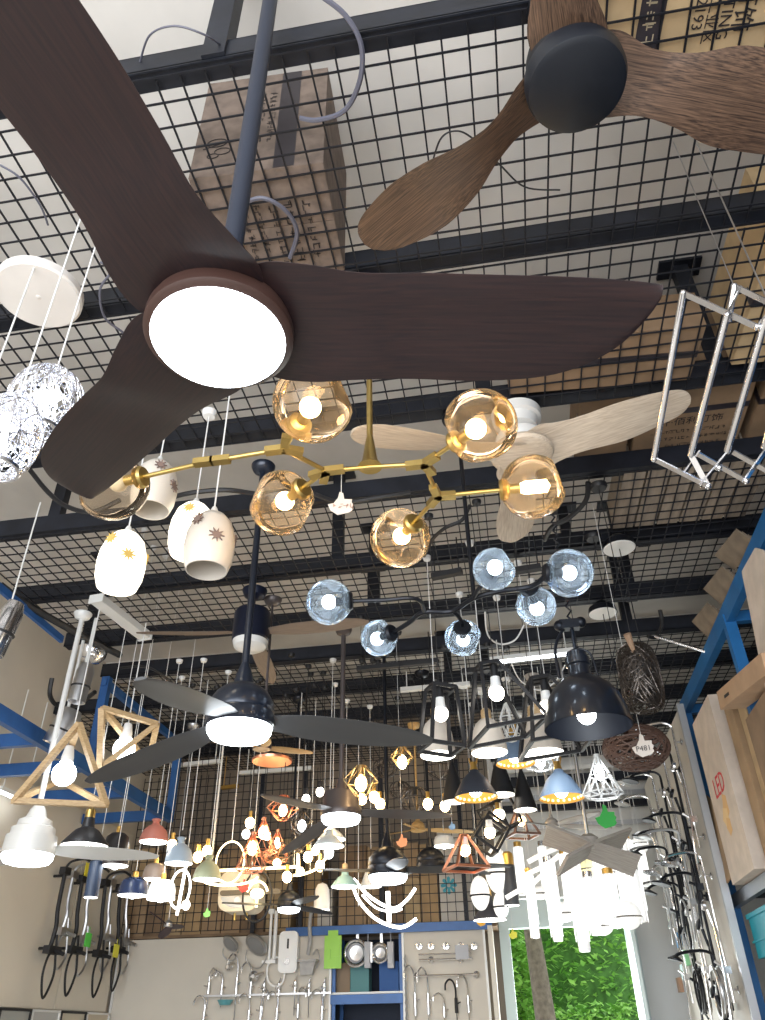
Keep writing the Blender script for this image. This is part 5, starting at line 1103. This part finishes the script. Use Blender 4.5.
led_lamp('upright white light bar with an oval loop at lower left', 180, 889, 6.6, [([(0.0, 0, -0.2), (0.03, 0, 0.2)], 0.013, False), (ring_pts(0.09, 0.15), 0.009, True)], led_white, cords=((0.03, 0.2),))
led_lamp('curved white neon lamp of three arcs under the black fan', 388, 905, 7.6, [(spl([(-0.37, 0, 0.24), (-0.30, 0, 0.06), (-0.12, 0, -0.12), (0.12, 0, -0.20), (0.28, 0, -0.13)]), 0.015, False), (spl([(-0.35, 0, 0.25), (-0.18, 0, 0.08), (0.04, 0, -0.03), (0.18, 0, 0.03), (0.28, 0, 0.14)]), 0.015, False), (spl([(-0.26, 0, 0.10), (-0.12, 0, -0.02), (0.04, 0, -0.06), (0.14, 0, -0.04)]), 0.010, False), ([(0.0, 0, 0.12), (0.01, 0, -0.15)], 0.022, False)], led_white, cords=((-0.3, 0),))
p = dep(257, 896, 7.0); t = thing('ring_pendant', 'dark oval ring lamp with glowing cup inside, before the white tank', 'pendant lamp', p)
obj('ring', MB().tube(ring_pts(0.135, 0.21), 0.010, 8, closed=True), matte_black, t)
obj('glow_cup', MB().sphere((0, 0, 0.02), 0.055, 14, 8, (1.2, 1, 0.8)).tube([(0, 0, -0.02), (0, 0, -0.09)], 0.012, 6).tube(ring_pts(0.10, 0.12, 20, 0.1*PI, 0.9*PI), 0.010, 6), led_warm, t)
obj('cord', MB().tube([(0, 0, 0.2), (0, 0, ZT-p.z)], 0.003, 5), cable_black, t)
# white storage water heater
p = dep(243, 893, 7.6); t = thing('storage_water_heater', 'cream white storage water heater tank with a dial, behind the ring lamp', 'water heater', p, 0.05)
obj('tank', MB().prism(rr(0.40, 0.36, 0.10, 8), -0.12, 0.16, FM), mat('tank_cream', (0.74, 0.66, 0.52), 0.4), t)
obj('belt', MB().prism(rr(0.60, 0.045, 0.02, 3), 0.161, 0.18, FM, (0.12, 0, -0.02)), mat('belt_olive', (0.16, 0.13, 0.09), 0.5), t, smooth=False)
obj('face_plate', MB().prism([(0.17*math.cos(PI+PI*k/14), 0.10*math.sin(PI+PI*k/14)-0.05) for k in range(15)], 0.16, 0.168, FM), MATS['grey_trim'], t)
obj('dial', MB().lathe([(0, 0.19), (0.03, 0.19), (0.035, 0.17)], 18, (0, 0, -0.09), FM), white_plastic, t)
obj('badge', MB().lathe([(0, 0.17), (0.028, 0.168)], 18, (0, 0, 0.05), FM), mat('badge_brown', (0.12, 0.03, 0.03), 0.4), t)
obj('pipe', MB().tube([(-0.06, -0.02, -0.18), (-0.06, -0.02, -0.24)], 0.012, 8).tube([(0.06, -0.02, -0.18), (0.06, -0.02, -0.24)], 0.012, 8), brass, t)
obj('hanging_strap', MB().tube([(0, 0.05, 0.18), (0, 0.05, ZT-p.z)], 0.006, 6), cable_black, t)
# small coloured tags
for i, (px, py, d, s, col, w) in enumerate([(244, 886, 7.0, 0.085, (0.75, 0.04, 0.03), 'red hand shaped tag above the white tank'), (402, 841, 6.0, 0.075, (0.80, 0.28, 0.10), 'orange hand shaped tag right of the black fan rod'), (403, 936, 9.5, 0.07, (0.85, 0.15, 0.05), 'small red orange tag at the corner of the blue shelf'), (481, 921, 8.0, 0.08, (0.85, 0.42, 0.02), 'orange tag below the black cone with golden rim'), (513, 934, 8.0, 0.075, (0.75, 0.72, 0.05), 'yellow tag beside the doorway'), (207, 913, 6.6, 0.055, (0.25, 0.75, 0.12), 'light green tag hanging low left of the white tank'), (452, 826, 6.4, 0.05, (0.16, 0.28, 0.45), 'small blue tag at the tip of the umber blade')]):
    hand_tag(w, dep(px, py, d), s, mat('tagcol_%d' % i, col, 0.5), None, 0, ZT-dep(px, py, d).z)

# ================================================================ BRIGHT LAMPS BEFORE THE DOORWAY
tube_glow = mat('tube_glow', (0.85, 0.86, 0.86), 0.3, emit=(1, 1, 0.98), es=0.28)
crystal = mat('crystal_white', (0.92, 0.93, 0.93), 0.2, emit=(1, 1, 0.97), es=0.9)
R = random.Random(11)
tubes = [(532, 905, 6.6, 0.030, 0.50), (553, 900, 7.0, 0.045, 0.66), (577, 896, 6.8, 0.050, 0.86), (566, 880, 7.6, 0.03, 0.5), (592, 905, 7.2, 0.045, 0.5), (601, 885, 7.8, 0.04, 0.6), (612, 900, 7.4, 0.05, 0.48), (624, 880, 7.6, 0.05, 0.6), (636, 895, 7.2, 0.06, 0.45), (630, 868, 8.2, 0.05, 0.6), (588, 872, 8.3, 0.04, 0.5), (545, 872, 8.4, 0.04, 0.55), (520, 870, 8.5, 0.04, 0.5), (641, 862, 8.6, 0.05, 0.5)]
where = ['leftmost, hanging lowest on its side', 'second from the left', 'tallest one in the middle', 'slim one left of the tallest', 'right of the tallest', 'slim one behind the cluster', 'in the right half', 'tall right half one', 'beside the display board', 'high beside the display board', 'high behind the grey cross fan', 'high left behind the cross fan', 'high at the left end', 'highest at the right end']
for i, (px, py, d, r, h) in enumerate(tubes):
    p = dep(px, py, d); t = thing('tube_pendant', 'glowing white tube pendant before the doorway, '+where[i], 'pendant lamp', p, 0, 'glowing tube pendants before the doorway')
    obj('glow_tube', MB().lathe([(0, -h/2), (r*0.9, -h/2), (r, -h/2+0.02), (r, h/2-0.02), (r*0.9, h/2), (0, h/2)], 16), tube_glow, t)
    obj('tube_cap', MB().lathe([(r*1.05, h/2-0.01), (r*1.05, h/2+0.04), (0, h/2+0.05)], 16), chrome if i % 3 else gold, t)
    beads = MB()
    for k in range(9): beads.tube([(r*1.25*math.cos(k*0.7), r*1.25*math.sin(k*0.7), h/2-0.02), (r*1.3*math.cos(k*0.7), r*1.3*math.sin(k*0.7), -h/2*0.6-0.05*(k % 3))], 0.004, 4)
    obj('crystal_fringe', beads, crystal, t)
    cord(t, h/2+0.04, m=cable_white, can=0.05)
ov = [(480, 893, 6.8, 0.085, 0.14, 'left of the golden collar pendant'), (497, 870, 7.0, 0.11, 0.20, 'large one behind the copper lantern tip'), (501, 905, 6.9, 0.07, 0.11, 'low one beside the black cylinder'), (540, 893, 7.6, 0.08, 0.06, 'flat one left in the doorway glow'), (565, 912, 7.4, 0.09, 0.09, 'low one in the doorway glow'), (602, 925, 7.4, 0.11, 0.09, 'lowest one in the doorway glow'), (628, 915, 7.0, 0.12, 0.12, 'right one in the doorway glow'), (590, 868, 8.0, 0.10, 0.09, 'yellowish one under the grey cross fan'), (612, 872, 8.0, 0.11, 0.11, 'large one under the grey cross fan'), (641, 842, 8.4, 0.08, 0.11, 'high one left of the display board')]
for i, (px, py, d, rx, rz_, w) in enumerate(ov):
    p = dep(px, py, d); t = thing('oval_pendant', 'bright oval glass pendant, '+w, 'pendant lamp', p, 0, 'bright oval glass pendants')
    obj('glass_shade', MB().sphere((0, 0, 0), 1, 20, 14, (rx, rx*0.8, rz_)), mat('oval_glow', (0.85, 0.85, 0.83), 0.3, emit=(1.0, 0.99, 0.95), es=0.4) if i != 7 else mat('oval_glow_yellow', (0.8, 0.75, 0.4), 0.3, emit=(1.0, 0.93, 0.5), es=0.6), t)
    obj('ring_band', MB().tube([(rx*1.02*math.cos(a*PI/12), rx*0.83*math.sin(a*PI/12), -rz_*0.15) for a in range(24)], 0.008, 6, closed=True), matte_black if i < 3 else chrome, t)
    cord(t, rz_, m=cable_white, can=0.05)
# wavy light ribbons left of the cross fan
for i, (pts, w) in enumerate([([(528, 862), (545, 853), (562, 846), (572, 838)], 'upper'), ([(520, 878), (532, 872), (548, 864), (560, 855)], 'middle'), ([(506, 898), (518, 891), (532, 884), (541, 876)], 'lower')]):
    P_ = [dep(x, y, 6.6) for x, y in pts]; p = P_[1]
    t = thing('ribbon_pendant', 'curved white ribbon lamp left of the grey cross fan, the %s one' % w, 'pendant lamp', p, 0, 'curved ribbon lamps')
    obj('ribbon', MB().tube(spl([q-p for q in P_]), 0.020, 8), mat('ribbon_white', (0.8, 0.8, 0.78), 0.4, emit=(1, 1, 0.95), es=0.5), t)
    obj('cord', MB().tube([P_[2]-p, V((P_[2]-p).x, (P_[2]-p).y, ZT-p.z)], 0.003, 5), cable_white, t)
# grey cross-shaped fan and grey curved fan
grey_w = mat('grey_washed', (0.42, 0.39, 0.35), 0.5, 0, 0, 8, 0.03, (1, 12, 12), (0.32, 0.29, 0.26))
p = dep(590, 850, 6.2); t = thing('ceiling_fan', 'grey ceiling fan with four broad square ended blades forming a cross', 'ceiling fan', p, 0, 'ceiling fans')
for tx, ty, d in ((545, 834, 6.3), (637, 866, 6.1), (562, 866, 6.0), (626, 838, 6.4)):
    e = dep(tx, ty, d)-p; dd = e.normalized(); y = V(0, 0, 1).cross(dd).normalized(); z = dd.cross(y)
    Mx_ = Matrix((dd, y, z)).transposed() @ Matrix.Rotation(-0.5 if tx > 590 else 0.5, 3, 'X')
    o = obj('blade', MB().prism([(0.0, -0.10), (e.length, -0.12), (e.length, 0.12), (0.0, 0.10)], -0.012, 0.012), grey_w, t, smooth=False); o.rotation_euler = Mx_.to_euler()
obj('motor_housing', MB().lathe([(0, 0.0), (0.07, 0.0), (0.08, 0.09), (0.04, 0.12), (0, 0.12)], 28), grey_w, t)
obj('rod', rod_mb(0.08, ZT-p.z), brushed, t)
led_fan('grey ceiling fan with long curved blades behind the cross shaped fan', (552, 826), 6.9, [(600, 812), (612, 828), (520, 822)], 0.55, grey_w, grey_w, 0.35, 0.010, light=False)
# track bars hung under the ceiling, carrying rows of cords
def track(label, x0, y0, x1, y1, z, m, n=0, group='light bars under the mesh', lit=False):
    a = onz(x0, y0, z); b = onz(x1, y1, z); c = (a+b)/2; t = thing('light_bar', label, 'light bar', c, 0, group)
    obj('bar_body', MB().bar(a-c, b-c, 0.05, 0.04), m, t, smooth=False)
    if lit: obj('led_strip', MB().bar(a-c-V(0, 0, 0.03), b-c-V(0, 0, 0.03), 0.03, 0.02), led_cool_far, t, smooth=False)
    for q in (0.1, 0.9):
        s_ = a.lerp(b, q)-c; obj('hanger_rod', MB().tube([s_, V(s_.x, s_.y, ZT-c.z)], 0.006, 6), m, t)
    return t
track('short black bar above the pale blue globes', 432, 577, 462, 571, 4.2, matte_black)
track('short black bar right of the pale blue globes', 515, 571, 541, 567, 4.2, matte_black)
track('black bar left of the cream bell pendants', 357, 669, 438, 661, 4.2, matte_black)
track('black bar above the black dome cords', 462, 672, 510, 667, 4.3, matte_black)
track('white bar behind the cream bell pendants', 490, 660, 575, 650, 4.3, white_metal, lit=True)
track('white bar with many cords at lower left', 172, 766, 220, 761, 4.2, white_metal)
track('pale bar right of the copper canopy', 240, 773, 312, 768, 4.2, white_metal)
track('small brass bar above the warm ring', 222, 788, 238, 786, 4.1, gold)
track('white bar behind the black fan blade', 400, 690, 470, 684, 4.3, white_metal)
track('lit white tube at the left edge behind the wooden pyramid', 0, 788, 27, 800, 3.5, white_metal, lit=True)
# silver spotlights upper left
def spot(label, px, py, d, r, h, m=brushed, tilt=0.3, sr=0.014):
    p = dep(px, py, d); t = thing('spotlight', label, 'spotlight', p, 0, 'silver spotlights under the mesh')
    M = Matrix.Rotation(tilt, 3, 'Y')
    obj('lamp_can', MB().lathe([(0, h/2), (r*0.7, h/2), (r, h*0.3), (r, -h/2), (r*0.9, -h/2), (r*0.8, -h*0.3), (0, -h*0.3)], 28, (0, 0, 0), M), m, t)
    obj('band', MB().tube([M @ Vector((r*1.02*math.cos(a*PI/14), r*1.02*math.sin(a*PI/14), -h*0.1)) for a in range(28)], 0.008, 6, closed=True), matte_black, t)
    obj('stem', MB().tube([(0, 0, h*0.3), (0, 0, ZT-p.z)], sr, 8), white_metal, t)
spot('silver can spotlight behind the top of the wooden pyramid', 64, 727, 6.3, 0.10, 0.30, brushed, 0.35)
spot('tall silver can spotlight above the wooden pendants', 82, 683, 6.2, 0.07, 0.32, brushed, 0.1)
spot('chrome spotlight at the left edge under the mesh', 4, 628, 4.6, 0.07, 0.34, chrome, 0.2, 0.005)
solo('chrome_bowl', MB().lathe([(0.14, 0.06), (0.13, 0.0), (0.09, -0.05), (0.0, -0.075)], 32).lathe([(0.14, 0.06), (0, 0.065)], 32), chrome, 'shiny chrome bowl shade hanging flat under the mesh at left', 'lamp shade', None, onz(91, 656, ZM-0.08))
# small black ceiling canopies with white mounting plates
for i, (px, py) in enumerate([(617, 538), (601, 604)]):
    p = onz(px, py, ZM-0.02)
    t = thing('mounting_plate', ['black ceiling cup with white mounting plate under the mesh', 'white slotted mounting plate beneath the sixth dark beam'][i], 'mounting plate', p, 0, 'mounting plates')
    obj('cup', MB().lathe([(0.0, 0.0), (0.12, 0.0), (0.11, 0.05), (0.05, 0.10), (0, 0.10)], 28, (0, 0, -0.09)), black_metal, t)
    obj('plate', MB().lathe([(0, -0.095), (0.11, -0.095), (0.115, -0.09), (0, -0.09)], 28), white_metal, t)
    obj('cord', MB().tube([(0, 0, -0.09), (0.0, 0, -0.9)], 0.004, 5), cable_black, t)
# ================================================================ CHROME FOLDING RACK (top right)
z_h = None
A = dep(683, 293, 2.55); A2 = dep(654, 459, 2.75)
t = thing('folding_rack', 'chrome extending folding rack with long parallel rods at the upper right', 'rack', A)
def F_(x, y, d): return dep(x, y, d)-A
rods_ = [((683, 293, 2.55), (654, 459, 2.75)), ((727, 315, 2.50), (691, 455, 2.70)), ((734, 287, 2.62), (728, 322, 2.64)), ((766, 318, 2.48), (727, 452, 2.68)), ((790, 350, 2.45), (764, 448, 2.66))]
for a_, b_ in rods_: obj('rod', MB().tube([F_(*a_), F_(*b_)], 0.0115, 10), chrome, t)
arms = [((683, 293, 2.55), (757, 327, 2.50)), ((734, 286, 2.62), (800, 318, 2.56)), ((727, 315, 2.5), (740, 288, 2.6)), ((757, 327, 2.5), (775, 305, 2.55)),
        ((654, 459, 2.75), (708, 486, 2.70)), ((691, 455, 2.72), (708, 486, 2.70)), ((698, 454, 2.75), (746, 481, 2.70)), ((700, 486, 2.70), (730, 450, 2.72)), ((733, 452, 2.75), (780, 478, 2.7)), ((744, 482, 2.7), (768, 447, 2.7)), ((684, 474, 2.74), (700, 452, 2.76))]
for a_, b_ in arms: obj('scissor_arm', MB().bar(F_(*a_), F_(*b_), 0.020, 0.006), chrome, t, smooth=False)

for q in ((683, 293, 2.55), (654, 459, 2.75), (727, 315, 2.5), (757, 327, 2.5), (734, 286, 2.62), (708, 486, 2.7), (746, 481, 2.7), (691, 455, 2.72), (719, 468, 2.71)): obj('pivot_cap', MB().sphere(F_(*q), 0.012, 10, 8), chrome, t)
obj('hanging_wire', MB().tube([F_(790, 350, 2.45), V(F_(790, 350, 2.45).x, F_(790, 350, 2.45).y, ZM-A.z)], 0.003, 5).tube([F_(734, 286, 2.62), V(F_(734, 286, 2.62).x, F_(734, 286, 2.62).y, ZM-A.z)], 0.002, 5), brushed, t)
# ================================================================ LOOSE CABLES ON THE MESH
def cable(label, pts, r=0.006, m=None, z=None, nm='loose_cable'):
    P_ = [onz(x, y, zz) for x, y, zz in pts]
    return solo(nm, MB().tube(spl(P_, 8), r, 6), m or cable_black, label, 'cable', 'loose cables on the mesh')
gc = mat('cable_grey', (0.10, 0.10, 0.13), 0.5)
cable('grey cable looping past the weathered carton', [(320, -5, 4.52), (345, 15, 4.5), (361, 45, 4.48), (360, 80, 4.47), (345, 110, 4.48), (318, 120, 4.48), (300, 118, 4.5)], 0.010, gc)
cable('thick grey cable arching under the weathered carton', [(240, 205, 4.47), (262, 198, 4.45), (285, 210, 4.45), (297, 232, 4.46), (290, 258, 4.47)], 0.010, gc)
cable('thin black twin wire with a loose plug by the brown fan', [(430, 172, 4.47), (440, 140, 4.46), (455, 131, 4.46), (472, 138, 4.46), (500, 165, 4.45), (525, 187, 4.45), (560, 190, 4.45)], 0.004)
cable('thin wire beside the white round canopy', [(0, 165, 4.47), (20, 178, 4.46), (40, 205, 4.46), (48, 225, 4.47)], 0.005, gc)
cable('grey cable with plug beside the big fan hub', [(100, 262, 4.47), (112, 270, 4.46), (100, 290, 4.45), (105, 318, 4.44), (125, 335, 4.45), (122, 350, 4.46)], 0.006, gc)
cable('thin wire hooked over the nearest beam', [(140, 62, 4.6), (150, 35, 4.55), (175, 26, 4.5), (205, 35, 4.5), (222, 46, 4.6)], 0.004, gc)
cable('black hose drooping from the third beam at left', [(30, 470, 4.5), (48, 492, 4.45), (66, 506, 4.42), (92, 512, 4.44), (120, 500, 4.5)], 0.016)
cable('black wavy cable along the fourth beam', [(150, 505, 4.5), (185, 494, 4.44), (225, 490, 4.44), (262, 494, 4.46), (300, 490, 4.44), (340, 502, 4.42), (385, 496, 4.46), (410, 492, 4.5)], 0.016)
cable('black cable with connector left of the pale globes', [(470, 505, 4.5), (462, 520, 4.44), (445, 528, 4.42), (432, 540, 4.44), (424, 556, 4.46)], 0.014)
cable('black curved cable right of the pale fan blade', [(588, 482, 4.5), (586, 500, 4.44), (570, 517, 4.42), (552, 527, 4.42), (545, 540, 4.46)], 0.018)
cable('white curled cable below the pale blue globes', [(485, 612, 4.2), (488, 635, 4.1), (500, 644, 4.1), (515, 640, 4.1), (524, 625, 4.2)], 0.007, cable_white)
cable('black hose loop above the white rod at right', [(660, 610, 4.5), (662, 625, 4.4), (655, 637, 4.36), (648, 636, 4.36)], 0.018)
cable('thin sagging white cable behind the dome yoke', [(510, 660, 4.3), (520, 680, 4.2), (538, 690, 4.15), (555, 682, 4.2), (565, 665, 4.3)], 0.006, cable_white)
cable('black hose loop left of the silver spotlights', [(52, 678, 4.45), (50, 695, 4.3), (58, 706, 4.25), (75, 706, 4.25), (95, 692, 4.3)], 0.022)
cable('black cable coil along the left mesh border', [(0, 585, 4.5), (20, 600, 4.45), (50, 618, 4.44), (90, 640, 4.45), (120, 655, 4.5)], 0.03)
cable('long thin cable sagging behind the small black fan', [(120, 668, 4.4), (150, 668, 4.36), (180, 690, 4.3), (200, 712, 4.4)], 0.012)
solo('chrome_rod', MB().tube([onz(655, 636, 4.35), V(1.75, 6.2, 4.06)], 0.014, 8), chrome, 'short chrome rod sticking out near the blue rack top', 'rod', None)

# dark round wire cages crowding the back centre
for i, (px, py, d, w, lab) in enumerate([(415, 800, 7.0, 0.30, 'round black wire cage pendant above the black fan without light'), (440, 768, 7.2, 0.26, 'round black wire cage pendant left of the slim dark cones'), (385, 768, 7.4, 0.24, 'round black wire cage pendant right of the brass wire cage'), (400, 790, 7.6, 0.22, 'small round black wire cage pendant in the crowded back centre')]):
    p = dep(px, py, d); t = thing('wire_cage_pendant', lab, 'pendant lamp', p, 0, 'round black wire cage pendants')
    mb = MB()
    for k in range(6):
        a = PI*k/6; mb.tube([(w/2*math.cos(b_*PI/12)*math.cos(a), w/2*math.cos(b_*PI/12)*math.sin(a), w/2*math.sin(b_*PI/12)*0.75) for b_ in range(24)], 0.004, 5, closed=True)
    mb.tube([(w/2*math.cos(b_*PI/12), w/2*math.sin(b_*PI/12), 0) for b_ in range(24)], 0.004, 5, closed=True)
    obj('wire_cage', mb, dark_wire, t); obj('socket', MB().tube([(0, 0, w*0.38), (0, 0, w*0.15)], 0.02, 8), matte_black, t)
    cord(t, w*0.37, m=cable_black)
solo('wooden_stick', MB().tube([dep(627, 634, 4.3), dep(634, 652, 4.3)], [0.022, 0.012], 8), mat('stick_brown', (0.30, 0.19, 0.12), 0.6), 'short brown wooden stick above the dark woven cylinder', 'stick', None)
